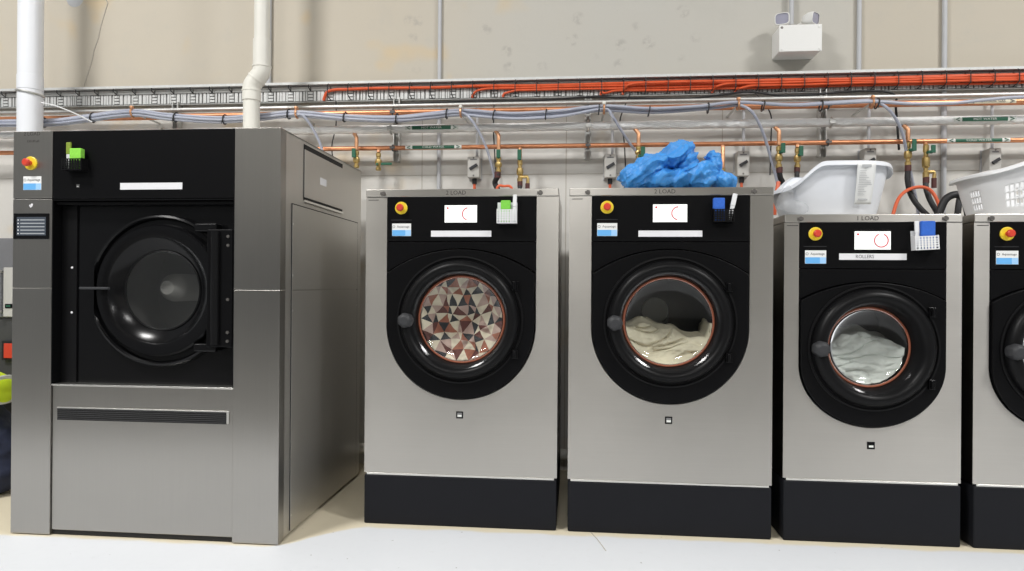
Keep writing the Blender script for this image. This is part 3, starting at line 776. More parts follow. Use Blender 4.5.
def marker(parent, x0, x1, r, hh, text, gcol, size, px):
    xa, xb = x0-px, x1-px
    def patch(mb, a, b, rr, h):
        an = [-h/rr+2*h/rr*i/8 for i in range(9)]
        o = [[mb.bm.verts.new((x, -q*math.cos(t), q*math.sin(t))) for t in an] for x, q in ((a, rr), (b, rr), (b, rr-.0008), (a, rr-.0008))]
        for A, Bq in ((o[0], o[1]), (o[1], o[2]), (o[2], o[3]), (o[3], o[0])):
            for i in range(8): mb.face((A[i], A[i+1], Bq[i+1], Bq[i]))
        return mb
    k = patch(MB(), xa, xb, r+.0012, hh).build('pipe_marker', 'marker_white' if gcol else 'marker_cream', parent)
    if gcol: patch(MB(), xa+.040, xb-.040, r+.0024, hh*.86).build('colour_band', 'marker_green', k)
    lettering(text, size, (xa+xb)/2, -r-.0030, 0, 'marker_white' if gcol else 'ink', k, squash=1.15)
    for x, ch in ((xa+.020, '<'), (xb-.020, '>')):
        q = 1 if ch == '>' else -1
        MB().tube([(x-q*.008, -r-.0012, hh*.62), (x+q*.010, -r-.0022, 0), (x-q*.008, -r-.0012, -hh*.62)], .0026, 6).build('arrow', 'marker_green' if gcol else 'ink', k)
mk = lambda u, Y: at(u, 130, Y).x
marker(hot, mk(406, HOT_Y), mk(459, HOT_Y), .0245, .012, 'HOT WATER', True, .0165, hx0)
marker(hot, mk(951, HOT_Y), mk(1013, HOT_Y), .0245, .012, 'HOT WATER', True, .0165, hx0)
marker(cold, mk(406, COLD_Y), mk(462, COLD_Y), .0125, .0115, 'COLD WATER', True, .0165, TX0)
marker(cold, mk(946, COLD_Y), mk(1009, COLD_Y), .0125, .0115, 'COLD WATER', True, .0165, TX0)
marker(gas, mk(966, GAS_Y), mk(1014, GAS_Y), .017, .011, 'NATURAL GAS', False, .0165, TX0)

# pipe brackets on the wall
for u, lab in ((172, 'pipe support bracket above the dryer'), (395, 'pipe support bracket left of the first hot water marker'), (588, 'pipe support bracket left of the blue bag'), (825, 'pipe support bracket right of the emergency light')):
    x = at(u, 130, 3.66).x
    t = thing('pipe_bracket', (x, WALL, 1.73), lab, 'pipe bracket', 'pipe support brackets')
    ch = MB()
    ch.box(-.018, -.013, -.055, -.015, 0, .36).box(.013, .018, -.055, -.015, 0, .36).box(-.013, .013, -.018, -.0005, 0, .36)
    ch.build('channel', 'galv', t, smooth=False)
    for z, yy, rr in ((HOT_Z, HOT_Y, .026), (COLD_Z, COLD_Y, .0155), (GAS_Z, GAS_Y, .0195)):
        k = MB()
        k.tube([((0), yy-WALL+rr*math.cos(a), z-1.73+rr*math.sin(a)) for a in (2*PI*i/24 for i in range(24))], .0045, 8, closed=True)
        k.box(-.009, .009, yy-WALL+rr-.002, -.05 if yy-WALL+rr < -.06 else yy-WALL+rr+.004, z-1.73-.006, z-1.73+.006)
        k.box(-.014, .014, yy-WALL-rr-.004, yy-WALL-rr+.004, z-1.73-rr*.4, z-1.73+rr*.4)
        k.build('clamp', 'dark_zinc' if rr < .026 else 'galv', t, bev=.001)

# ------------------------------------------------------------------ bundled clear hoses
YH = 3.50
BUN = [(-40, 126), (0, 123.5), (30, 123), (60, 122), (90, 118), (133, 113), (170, 117), (220, 119.8), (260, 117), (296, 113.5), (345, 117), (395, 118.6), (430, 115.5), (460, 112.5), (494, 115), (520, 116), (560, 113.5), (603, 109), (650, 111.5), (700, 109), (737, 105),
       (790, 107.5), (830, 105.5), (872, 103.3), (910, 105), (950, 104), (985, 100), (1024, 97), (1080, 99)]
drops = [296, 460, 603, 740, 880]
tails = [[(306, 119), (315, 133), (322, 150), (325, 175)], [(472, 121), (483, 140), (491, 162), (497, 190), (500, 215)], [(612, 116), (621, 130), (631, 145), (640, 158), (648, 190)], [(752, 112), (762, 130), (770, 155), (778, 186), (782, 215)], [(891, 112), (902, 132), (909, 165), (917, 205), (920, 235)]]
tl = ['dryer', 'washer nearest the dryer', 'washer under the blue bag', 'washer under the white tub', 'washer at the right edge']
hose_lab = ['clear hose leaving the bundle first and dropping behind the dryer', 'grey-blue hose dropping behind the washer with patterned bedding', 'grey-blue hose dropping behind the left end of the blue bag', 'grey-blue hose dropping right of the blue bag',
            'grey-blue hose dropping between the two white baskets', 'clear hose staying in the bundle past the right edge']
for k in range(6):
    an = k*PI/3+.4; P = []
    for u, v in BUN:
        if k < 5 and u >= drops[k]: break
        p = at(u, v, YH); tw = an+u*.004
        P.append(p+Vector((0, .0150*math.cos(tw), .0150*math.sin(tw))))
    if k < 5:
        P.append(at(drops[k], BUN[[b[0] for b in BUN].index(min([b[0] for b in BUN], key=lambda q: abs(q-drops[k])))][1], YH-.012))
        yy = [YH-.012, 3.53, 3.59, 3.62, 3.63] if k else [YH-.01, 3.53, 3.56, 3.58]
        P += [at(u, v, y) for (u, v), y in zip(tails[k], yy)]
    tag(MB().tube(smooth_path(P, 7), .0075 if k < 5 else .0085, 10).build('clear_hose', 'hose'), hose_lab[k], 'hose', 'clear hoses bundled along the wall')
import bisect
def bun(u):
    us = [b[0] for b in BUN]; i = max(1, min(bisect.bisect(us, u), len(us)-1)); a, b = BUN[i-1], BUN[i]
    v = a[1]+(b[1]-a[1])*(u-a[0])/(b[0]-a[0]); return at(u, v, YH)
TU = [44, 93, 176, 225, 289, 345, 397, 447, 494, 546, 599, 649, 708, 763, 821, 877]
where = {44: 'left end of the dryer', 93: 'control column of the dryer', 176: 'middle of the dryer front', 225: 'dryer just left of the cream drainpipe', 289: 'dryer just right of the cream drainpipe', 345: 'gap right of the dryer', 397: 'bracket left of the hot water marker',
         447: 'hot water marker', 494: 'hoses of the first washer', 546: 'right end of the first washer', 599: 'left end of the second washer', 649: 'left half of the blue bag', 708: 'right half of the blue bag', 763: 'left end of the white tub', 821: 'middle of the white tub', 877: 'right end of the white tub'}
for u in TU:
    p = bun(u); q = (bun(u+4)-bun(u-4)).normalized(); n = Vector((0, 1, 0)); m_ = q.cross(n).normalized()
    rr = .0255
    ring = [p+n*rr*math.cos(a)+m_*rr*math.sin(a)+q*.004*math.sin(a) for a in (2*PI*i/20 for i in range(20))]
    mb = MB().tube(ring, .0035, 6, closed=True); mb.tube([p-n*rr, p-n*(rr+.004)-Vector((.004, 0, .03))], .002, 5)
    tag(mb.build('cable_tie', 'rubber'), 'black cable tie round the hose bundle above the '+where[u], 'cable tie', 'cable ties round the hose bundle')
for u, w_ in ((133, 'dryer door'), (297, 'right end of the dryer'), (461, 'first washer'), (604, 'left end of the second washer'), (738, 'right end of the second washer'), (872, 'right end of the white tub')):
    p = bun(u)
    t = thing('pipe_clip', p, 'copper pipe clip holding the hose bundle above the '+w_, 'pipe clip', 'clips holding the hose bundle')
    MB().tube([(0, .023*math.cos(a), .023*math.sin(a)) for a in (2*PI*i/20 for i in range(20))], .0055, 8, closed=True).build('band', 'copper_pale', t)
    MB().lathe([(0, -.012), (.008, -.010), (.011, 0), (.008, .010), (0, .012)], 0, .028, 14, -.010).build('bolt', 'pvc_cream' if u in (461, 604) else 'copper_pale', t)
    MB().tube([(0, .02, .0), (0, WALL-p.y-.0005, 0.0)], .006, 8).build('stem', 'galv', t)

# ------------------------------------------------------------------ isolators on the wall
for u, v0, v1, lab, mark in ((473.5, 156.5, 177.5, 'grey isolator switch box above the washer with patterned bedding', 'V'), (610.5, 154, 177.5, 'grey isolator switch box just left of the blue bag', '/'), (743.5, 151, 176, 'grey isolator switch box just right of the blue bag', '/'),
                       (870.5, 148, 174, 'grey isolator switch box behind the white solid tub', '/'), (995.5, 148, 174, 'grey isolator switch box behind the perforated basket', '/')):
    a, b = at(u-6, v0, 3.66), at(u+6, v1, 3.66); hw = (b.x-a.x)/2; h = a.z-b.z
    t = thing('isolator_switch', ((a.x+b.x)/2, WALL, b.z), lab, 'isolator switch', 'isolator switches on the wall')
    MB().box(-hw, hw, -.08, -.012, 0, h).build('enclosure', 'grey_box', t, bev=.005)
    MB().box(-hw-.003, hw+.003, -.012, -.0005, -.003, h+.003).build('back_plate', 'grey_conduit', t, bev=.002)
    ax = Vector((math.cos(.55), 0, math.sin(.55)))
    MB().obox((0, -.086, h*.5), (ax, Vector((0, 1, 0)), Vector((-ax.z, 0, ax.x))), (hw*.72, .006, .008)).build('rotary_handle', 'knob', t, bev=.002)
    MB().box(-hw*.55, hw*.55, -.0806, -.08, h*.83, h*.88).build('rating_mark', 'ink', t, smooth=False)
    for zz in (h*.93, h*.10): MB().lathe([(0, -.003), (.004, -.002), (.005, 0)], 0, zz, 10, -.08).build('screw', 'screw', t)
    MB().tube([(0, -.04, -.030), (0, -.04, 0)], .013, 12).build('cable_gland', 'rubber', t)
    MB().tube([(0, -.04, -.15), (0, -.04, -.028)], .008, 10).build('tail_conduit', 'orange_conduit', t)
    MB().tube([(.012, -.03, h), (.012, -.03, 2.06-b.z)], .0075, 10).build('riser_conduit', 'grey_conduit', t)

# ------------------------------------------------------------------ valve drops
def valve(u, src, v_body0, v_body1, lever, label, Yv=None, tail=None, elbow=True):
    Y = HOT_Y if src == 'hot' else COLD_Y; Yv = Yv or Y-.01
    p0 = at(u, v_body0, Yv); p1 = at(u, v_body1, Yv); x = p0.x
    t = thing('water_valve', (x, Yv, p1.z), label, 'valve', 'water valves below the pipes')
    z0 = p0.z-p1.z; zt = (HOT_Z if src == 'hot' else COLD_Z)-p1.z; dy = Y-Yv
    if src == 'hot': P = [(-.018, dy, zt-.018), (-.010, dy*.5, zt-.030), (0, 0, zt-.045), (0, 0, zt-.07), (0, 0, z0)]
    else: P = [(0, dy, zt-.008), (0, 0, zt-.022), (0, 0, z0)]
    if P[-1][2] >= P[-2][2]: P = P[:-1]
    MB().tube(P, .0105, 12).build('drop_pipe', 'copper_pale', t)
    MB().lathe([(.0125, -.006), (.0125, .006)], 0, 0, 16, cy=dy, axis='z', cap=True)
    h = z0
    prof = [(0, 0), (.013, 0), (.015, .004), (.015, h*.15), (.011, h*.18), (.011, h*.28), (.017, h*.32), (.019, h*.45), (.017, h*.58), (.011, h*.62), (.011, h*.72), (.014, h*.75), (.014, h*.92), (.011, h*.95), (0, h)]
    MB().lathe(prof, 0, 0, 16, axis='z').build('valve_body', 'brass', t, ang=25)
    if lever:
        lx, lv0, lv1, horiz = lever
        if horiz:
            a = at(lx, lv0, Yv-.03); b = at(lv1, lv0, Yv-.03)
            MB().box(a.x-x, b.x-x, -.036, -.030, a.z-p1.z-.007, a.z-p1.z+.007).box(-.006, .006, -.033, -.01, a.z-p1.z-.006, a.z-p1.z+.006).build('lever', 'green_lever', t, bev=.003)
        else:
            a = at(lx, lv0, Yv-.03); b = at(lx, lv1, Yv-.03)
            MB().box(a.x-x-.011, a.x-x+.011, -.038, -.030, b.z-p1.z, a.z-p1.z).box(min(a.x-x, 0)-.004, max(a.x-x, 0)+.004, -.033, -.01, b.z-p1.z, b.z-p1.z+.014).build('lever', 'green_lever', t, bev=.003)
    return x, Yv, p1.z

def tailhose(u, v, pts, Yv, label, r=.0125, col='rubber_red'):
    a = at(u, v, Yv); t = thing('rubber_hose', a, label, 'hose', 'black water hoses behind the machines')
    P = [Vector((0, 0, .004)), Vector((0, 0, -.02))] + [at(x, y, Y)-a for x, y, Y in pts]
    MB().tube(smooth_path(P, 8), r, 12).build('hose_body', 'rubber', t)
    MB().tube([(0, 0, -.026), (0, 0, .004)], r+.002, 12).build('ferrule', col, t)

valve(356.5, 'hot', 150, 168, (354, 148.5, 157.5, False), 'brass hot water valve at the right rear of the dryer')
valve(378.5, 'cold', 152, 170.5, (381, 164, 392, True), 'brass cold water valve with its green lever pointing right')
valve(498.5, 'hot', 156, 172, (498.5, 149.5, 158, False), 'brass hot water valve behind the grey hose of the first washer')
valve(520, 'cold', 159, 182, (519.5, 149.5, 160, False), 'brass cold water valve with a side branch above the first washer')
valve(638.5, 'hot', 146, 158, (643, 146.5, 157, False), 'brass hot water valve partly hidden by the top of the blue bag')
valve(722.8, 'cold', 168, 182, None, 'copper drop pipe between the two lumps of the blue bag')
valve(779, 'hot', 145, 168, (783, 143, 153, False), 'brass hot water valve left of the white tub')
valve(797.5, 'cold', 147, 168, (801, 146, 156, False), 'brass cold water valve above the left rim of the white tub')
valve(908, 'hot', 141, 166, (914, 139, 151, False), 'brass hot water valve between tub and perforated basket')
valve(926, 'cold', 143, 178, (933, 145, 153, False), 'brass cold water valve with a side branch between the baskets')
# side branches
for u, v, du, src, lab in ((527.5, 177, 7, 520, 'short brass branch outlet above the first washer'), (934, 172, 8, 926, 'short brass branch outlet left of the perforated basket')):
    a = at(src, v, 3.61); b = at(u, v, 3.60); c_ = at(u, v+12, 3.60)
    t = thing('branch_outlet', c_, lab, 'pipe fitting')
    MB().tube([a-c_, b-c_+Vector((0, 0, .001)), b-c_+Vector((.002, 0, -.012)), Vector((0, 0, 0))], .0095, 12).build('elbow_pipe', 'brass', t)
    MB().tube([(0, 0, -.02), (0, 0, .03)], .0125, 12).build('collar', 'rubber_red', t)
tailhose(497.5, 173, [(495, 183, 3.6), (499, 195, 3.6), (502, 230, 3.6)], 3.57, 'black hose below the hot valve of the first washer', .015)
tailhose(520, 182, [(520, 192, 3.6), (522, 230, 3.6)], 3.61, 'black hose below the cold valve of the first washer')
tailhose(779.5, 168, [(780.5, 178, 3.58), (784, 188, 3.6), (790, 230, 3.62)], 3.57, 'black hose below the hot valve left of the white tub', .0135)
tailhose(797, 168, [(797, 180, 3.6), (798, 230, 3.62)], 3.61, 'black hose hidden behind the left rim of the white tub')
tailhose(908, 166, [(907.5, 180, 3.57), (911, 195, 3.57), (920, 208, 3.56), (935, 222, 3.56)], 3.57, 'black hose curving down right between tub and perforated basket', .0135)
tailhose(926, 178, [(926, 188, 3.6), (930, 200, 3.58), (938, 214, 3.57), (945, 228, 3.57)], 3.61, 'black hose below the branched cold valve between the baskets', .0135)
tag(MB().tube(smooth_path([at(x, y, Y) for x, y, Y in ((935, 226, 3.45), (940, 211, 3.45), (946, 199, 3.45), (956, 194.5, 3.45), (964, 199, 3.46), (968, 212, 3.48), (970, 232, 3.5))], 8), .018, 12).build('drain_hose', 'rubber'), 'thick black looped hose left of the perforated basket', 'hose')
tag(MB().tube(smooth_path([at(x, y, Y) for x, y, Y in ((957, 232, 3.55), (958, 210, 3.56), (962, 192, 3.58), (972, 190, 3.6), (985, 205, 3.6))], 8), .015, 12).build('drain_hose', 'rubber'), 'second black hose behind the looped hose, beside the perforated basket', 'hose')
tag(MB().tube(smooth_path([at(x, y, Y) for x, y, Y in ((890, 232, 3.5), (893.5, 213, 3.5), (899, 198, 3.52), (908, 190, 3.54), (920, 187, 3.54), (930, 190, 3.54), (937, 200, 3.53), (941, 214, 3.52), (944, 232, 3.5))], 8), .0085, 10).build('orange_conduit', 'orange_conduit'), 'orange flexible conduit arching between the two white baskets', 'conduit')
tag(MB().tube(smooth_path([at(x, y, Y) for x, y, Y in ((492, 215, 3.55), (497, 188.5, 3.55), (504, 186.2, 3.55), (512, 189, 3.55), (516, 215, 3.55))], 8), .007, 10).build('orange_conduit', 'orange_conduit'), 'orange flexible conduit peeping over the first washer', 'conduit')
tag(MB().tube(smooth_path([at(x, y, Y) for x, y, Y in ((778.5, 182, 3.45), (777, 190, 3.44), (775, 200, 3.42), (774.5, 215, 3.42))], 8), .010, 10).build('orange_conduit', 'orange_conduit'), 'orange conduit stub left of the white tub', 'conduit')
# waste pipe low on the wall behind the machines
t = thing('waste_pipe', (-4, 3.67, .105), 'grey waste pipe low on the wall behind the machines', 'pipe')
MB().tube([(0, 0, 0), (7, 0, 0)], .03, 20).build('tube', 'pvc_cream', t)
for i in range(7): MB().box(.5+i-.015, .5+i+.015, -.033, .0695, -.033, -.02).build('bracket', 'galv', t, smooth=False)
MB().box(.49, .51, -.02, .02, -.105, -.033).box(6.49, 6.51, -.02, .02, -.105, -.033).build('stand', 'galv', t, smooth=False)

# ------------------------------------------------------------------ drain pipes rising from the dryer
xl_ = at(30.5, 60, 3.4).x
zt = 1.643
t = thing('drain_pipe', (xl_, 3.40, 0), 'thick white plastic pipe standing behind the left end of the dryer', 'pipe')
MB().tube([(0, 0, 0), (0, 0, 4.4)], .0605, 40).build('tube', 'pvc_white', t)
MB().tube([(0, 0, zt+.440), (0, 0, zt+.520)], .0625, 40).build('coupling', 'pvc_white', t, bev=.002)
k = MB().tube([(.0635*math.cos(a), .0635*math.sin(a), zt+.425-.012*math.cos(a)) for a in (2*PI*i/40 for i in range(40))], .006, 6, closed=True).build('strap', 'galv', t)
tag(MB().tube(smooth_path([at(41, 102.5, 3.34), at(56, 106, 3.36), at(75, 113.5, 3.4), at(92, 122, 3.44)], 6), .0035, 6).build('strap_wire', 'white_plastic'), 'thin pale wire slanting right from the thick white pipe', 'wire')
x_t = at(262, 40, 3.42).x; x_b = at(251.5, 110, 3.42).x
t = thing('drain_pipe', (x_b, 3.42, zt), 'cream plastic pipe with a double elbow rising from the right end of the dryer', 'pipe')
dx = x_t-x_b; zv = lambda v: at(256, v, 3.42).z-zt
MB().tube([(0, 0, 0), (0, 0, zv(96))], .043, 32).build('tube', 'pvc_cream', t)
MB().tube([(dx, 0, zv(48)), (dx, 0, 2.8)], .0405, 32).build('tube', 'pvc_cream', t)
P = [(0, 0, zv(100)), (0, 0, zv(92)), (0, 0, zv(88.5)), (dx*.10, 0, zv(84.5)), (dx*.5, 0, zv(79)), (dx*.90, 0, zv(73.5)), (dx, 0, zv(69.5)), (dx, 0, zv(66)), (dx, 0, zv(41))]
MB().tube(smooth_path(P[1:-1], 6), .0465, 32).build('elbow', 'pvc_cream', t)
MB().tube([(0, 0, zv(101)), (0, 0, zv(91.5))], .0480, 32).build('coupling', 'pvc_cream', t, bev=.002)
MB().tube([(dx, 0, zv(67)), (dx, 0, zv(40))], .0455, 32).build('coupling', 'pvc_cream', t, bev=.002)
for q, v in ((0, 91), (dx, 67)): MB().tube([(q, 0, zv(v+.9)), (q, 0, zv(v-.9))], .0500, 32).build('joint_ring', 'pvc_cream', t, bev=.001)
m0 = Vector((dx*.5, 0, zv(79))); d = Vector((dx*.8, 0, zv(73.5)-zv(84.5))).normalized()
MB().tube([m0-d*.004, m0+d*.004], .0500, 32).build('joint_ring', 'pvc_cream', t, bev=.001)

# ------------------------------------------------------------------ twin-spot emergency light
def emergency():
    a, b = at(779.5, 25.5, 3.60), at(821.5, 50.5, 3.60)
    x0, x1, z0, z1 = a.x, b.x, b.z, a.z; cx = (x0+x1)/2
    t = thing('emergency_light', (cx, WALL, z0), 'white twin spot emergency light box on the wall', 'emergency light'); w = (x1-x0)/2; h = z1-z0
    MB().box(-w, w, -.138, -.0005, 0, h).build('housing', 'white_paint', t, bev=.006)
    MB().box(-w-.002, w+.002, -.142, -.136, -.002, h+.002).build('lid', 'white_paint', t, bev=.003)
    for sx in (-1, 1):
        for zz in (.012, h-.012): MB().lathe([(0, -.003), (.006, -.002), (.007, 0)], sx*(w-.012), zz, 12, -.142).build('lid_screw', 'screw' if (sx < 0 and zz > .05) else 'white_paint', t)
    for sx, yaw, px in ((-1, .35, -w+.03), (1, -.75, w-.045)):
        hd = MB()
        rx, rz, dd = .036, .030, .036
        rot = Matrix.Rotation(-yaw, 3, 'Z') @ Matrix.Rotation(.15, 3, 'X')
        def loop(s, y, e=4):
            out = []
            for i in range(32):
                q = 2*PI*i/32; c_, s_ = math.cos(q), math.sin(q)
                out.append(Vector((s*rx*math.copysign(abs(c_)**(2/e), c_), y, s*rz*math.copysign(abs(s_)**(2/e), s_))))
            return out
        ctr = Vector((px, -.09, h+.048))
        loops = [[hd.bm.verts.new(ctr+rot @ p) for p in loop(s, y)] for s, y in ((.88, -dd), (1, -dd), (1.04, -dd+.012), (.95, .0), (.62, .03), (.3, .034))]
        for A, Bq in zip(loops, loops[1:]):
            for i in range(32): hd.face((A[i], A[(i+1) % 32], Bq[(i+1) % 32], Bq[i]))
        hd.face(loops[-1])
        o = hd.build('spot_head', 'white_paint', t, ang=50)
        ln = MB(); vs = [ln.bm.verts.new(ctr+rot @ p) for p in loop(.90, -dd+.003)]; vb = [ln.bm.verts.new(ctr+rot @ (p+Vector((0, .004, 0)))) for p in loop(.90, -dd+.003)]
        ln.face(vs); ln.face(vb[::-1])
        for i in range(32): ln.face((vs[i], vs[(i+1) % 32], vb[(i+1) % 32], vb[i]))
        ln.build('lens', 'lens', o, smooth=False)
        MB().tube([(px, -.085, h-.002), (px, -.085, h+.022)], .012, 12).build('swivel', 'white_paint', t)
    MB().tube(smooth_path([(-.01, -.06, h+.002), (.01, -.07, h+.03), (.04, -.08, h+.035), (w-.055, -.085, h+.02)], 6), .003, 6).build('lead', 'white_paint', t)
    MB().tube([(-.012, -.03, h), (-.012, -.03, 1.9)], .012, 12).build('supply_conduit', 'grey_conduit', t)
    MB().lathe([(.016, 0), (.016, .03)], -.012, 0, 14, cy=-.03, axis='z', cap=True)
    MB().tube([(-.02, -.05, h+.035), (.02, -.05, h+.035)], .006, 8).build('conduit_clip', 'grey_box', t)
emergency()

# ------------------------------------------------------------------ things standing on the machines
ZT12, ZT3 = 1.4392, 1.3264
def crumple(p):
    p = Vector(p)
    d, _ = noise.voronoi(p*17); e = d[1]-d[0]
    d2, _ = noise.voronoi(p*42+Vector((3, 1, 2))); e2 = d2[1]-d2[0]
    return .030*min(e, .8) - .004 + .008*(min(e2, 1)-.4) + .012*noise.noise(p*9)
S = []
def el(u, v, Y, rx, ry, rz, rot=0): S.append((at(u, v, Y), (rx, ry, rz), rot))
YB = 2.97
el(635, 175, YB, .066, .10, .056, .0); el(650, 165, YB, .090, .11, .052, -.52); el(672, 154, YB+.02, .082, .10, .050, -.52); el(684, 150, YB+.02, .034, .06, .050, .1); el(688, 163, YB, .034, .08, .066, .2)
el(664, 177, YB+.02, .15, .12, .040, 0); el(694, 174, YB, .06, .09, .042, .3)
el(704, 172, YB-.01, .046, .09, .056, 0); el(713, 163, YB, .032, .055, .060, .15); el(713, 154, YB, .030, .05, .026, 0); el(721, 178, YB, .055, .08, .034, .3)
def bag_folds(p):
    p = Vector(p); w = Vector((noise.noise(p*5), noise.noise(p*5+Vector((7, 1, 3))), noise.noise(p*5+Vector((2, 9, 4)))))*.05
    left = p.x < .60
    a = -.55 if left else 1.0                                    # folds run up to the gathered ends
    u_ = (p.x+w.x)*math.cos(a)-(p.z+w.z)*math.sin(a); v_ = (p.x+w.x)*math.sin(a)+(p.z+w.z)*math.cos(a)
    q = Vector((u_*4.5, (p.y+w.y)*12, v_*24))
    r1 = 1-min(abs(noise.noise(q))*2.6, 1); r2 = 1-min(abs(noise.noise(q*2.1+Vector((5, 5, 5))))*2.6, 1); r3 = 1-min(abs(noise.noise(p*48))*2.2, 1)
    return .017*(r1**1.6-.35)+.011*(r2**2-.3)+.004*r3**2+.008*noise.noise(p*8)
mb = remeshed(S, .0055, bag_folds, 8)
for v in mb.bm.verts: v.co.z -= .016
bmesh.ops.smooth_vert(mb.bm, verts=mb.bm.verts[:], factor=.4, use_axis_x=True, use_axis_y=True, use_axis_z=True)
for v in mb.bm.verts:
    if v.co.z < ZT12+.003: v.co.z = ZT12+.0005+max(0, (v.co.z-ZT12))*.1
tag(mb.build('plastic_bag', 'bag', ang=50), 'crumpled blue plastic bag lying on top of a washer', 'plastic bag')

def loft_tub(name, parent, xc, yc, z0, bx, by, tx, ty, zrim, m, nu=96, nv=12, e=3.2, holes=None, thick=.004, skew=None):
    """rounded rectangular basket: rows from the base up to a wavy rim"""
    mb = MB(); rows = []
    def sup(q, rx, ry):
        c_, s_ = math.cos(q), math.sin(q)
        return rx*math.copysign(abs(c_)**(2/e), c_), ry*math.copysign(abs(s_)**(2/e), s_)
    fine = [2*PI*i/4000 for i in range(4001)]; L = [0]           # even spacing round the rim
    for a, b in zip(fine, fine[1:]):
        p, q = sup(a, tx, ty), sup(b, tx, ty); L.append(L[-1]+math.hypot(p[0]-q[0], p[1]-q[1]))
    QS = []; k_ = 0
    for i in range(nu):
        while L[k_] < L[-1]*i/nu: k_ += 1
        QS.append(fine[k_])
    for j in range(nv+1):
        f = j/nv; row = []
        for i in range(nu):
            q = QS[i]; x0, y0 = sup(q, bx, by); x1, y1 = sup(q, tx, ty)
            g = f**.85
            x = x0+(x1-x0)*g; y = y0+(y1-y0)*g; z = zrim(x1, y1)*f
            if skew: x += skew(f)
            row.append(mb.bm.verts.new((x, y, z)))
        rows.append(row)
    for j in range(nv):
        for i in range(nu):
            k = (i+1) % nu
            if holes and holes(i, j): continue
            mb.face((rows[j][i], rows[j][k], rows[j+1][k], rows[j+1][i]))
    mb.face(rows[0][::-1])
    rim = [v.co.copy() for v in rows[-1]]
    o = mb.build('tub_wall' if name == 'tub' else 'basket_wall', m, parent, ang=60)
    sd = o.modifiers.new('thickness', 'SOLIDIFY'); sd.thickness = thick; sd.offset = 0
    return o, rim, rows

# white solid tub with a swooping rim
def tub():
    xa, xb = at(781, 200, 2.98).x, at(888, 165, 2.98).x; xc = (xa+xb)/2
    t = thing('laundry_tub', (xc, 3.06, ZT3), 'solid white plastic laundry tub with a swooping rim on a washer', 'laundry tub')
    hw = (xb-xa)/2
    def zr(x, y):
        q = (x+hw)/(2*hw)
        s = min(max((q-.03)/.30, 0), 1); s = s*s*(3-2*s)
        dip = .03*max(0, (q-.86)/.14)**2
        return .124+.096*s-dip
    o, rim, rows = loft_tub('tub', t, xc, 3.06, 0, hw*.80, .15, hw, .20, zr, 'tub', nv=14, e=2.8)
    lip = []
    for p in rim: lip.append(p+Vector((p.x*.015, p.y*.03, 0)))
    mb = MB(); n = len(rim); R4 = []
    for p in rim:
        d = Vector((p.x/hw**2, p.y/.04, 0)).normalized()
        R4.append([mb.bm.verts.new(p+d*a+Vector((0, 0, b))) for a, b in ((-.004, .003), (.010, .006), (.020, .001), (.022, -.014), (.018, -.016), (.014, -.004), (.002, -.002))])
    for i in range(n):
        A, Bq = R4[i], R4[(i+1) % n]
        for j in range(7): mb.face((A[j], A[(j+1) % 7], Bq[(j+1) % 7], Bq[j]))
    mb.build('rim', 'tub', t, ang=60)
    return xc, hw
tub_xc, tub_hw = tub()
# clear film bag crumpled against the tub's left end
S = []
mb = remeshed([(at(786, 198, 2.92), (.030, .028, .058), .35), (at(795, 207, 2.89), (.055, .024, .026), .2)], .006, lambda p: .006*noise.noise(Vector(p)*14)+.004*ridged(Vector((p.x*30, p.y*20, p.z*9)), 1), 4)
for v in mb.bm.verts:
    v.co.z = max(v.co.z, ZT3+.001)
tag(mb.build('film_bag', 'film', ang=35), 'clear plastic film bag crumpled at the left end of the white tub', 'plastic bag')
# paper check list hanging over the tub's front
def checklist():
    a, b = at(857.5, 163, 2.838), at(876, 203, 2.838)
    cx = (a.x+b.x)/2; h = a.z-b.z; w = (b.x-a.x)/2
    t = thing('paper_checklist', (cx, 2.838, b.z), 'long white printed paper slip hanging on the front of the white tub', 'paper slip')
    mb = MB(); rows = []
    for j in range(15):
        f = j/14; y = .040*(1-f)**1.3 - .0
        rows.append([mb.bm.verts.new((-w*(.90+.10*f)+2*w*(.90+.10*f)*i/6, y+.0015*math.sin(i), f*h)) for i in range(7)])
    for j in range(14):
        for i in range(6): mb.face((rows[j][i], rows[j][i+1], rows[j+1][i+1], rows[j+1][i]))
    o = mb.build('sheet', 'paper', t, ang=90); sd = o.modifiers.new('thickness', 'SOLIDIFY'); sd.thickness = .0008
    mb = MB(); rnd = random.Random(4)
    M['print_grey'] = mat('pale print', (.42, .43, .44), .8)
    for f, hh, l, r in ((.90, .010, .25, .75), (.875, .006, .42, .58), (.10, .006, .2, .72)) + tuple((.22+.042*i, .0016, .14, rnd.uniform(.4, .9)) for i in range(15)):
        y = .040*(1-f)**1.3-.0035
        mb.box(-w+2*w*l, -w+2*w*r, y, y+.0004, f*h, f*h+hh)
    mb.build('printed_lines', 'print_grey', t, smooth=False)
checklist()

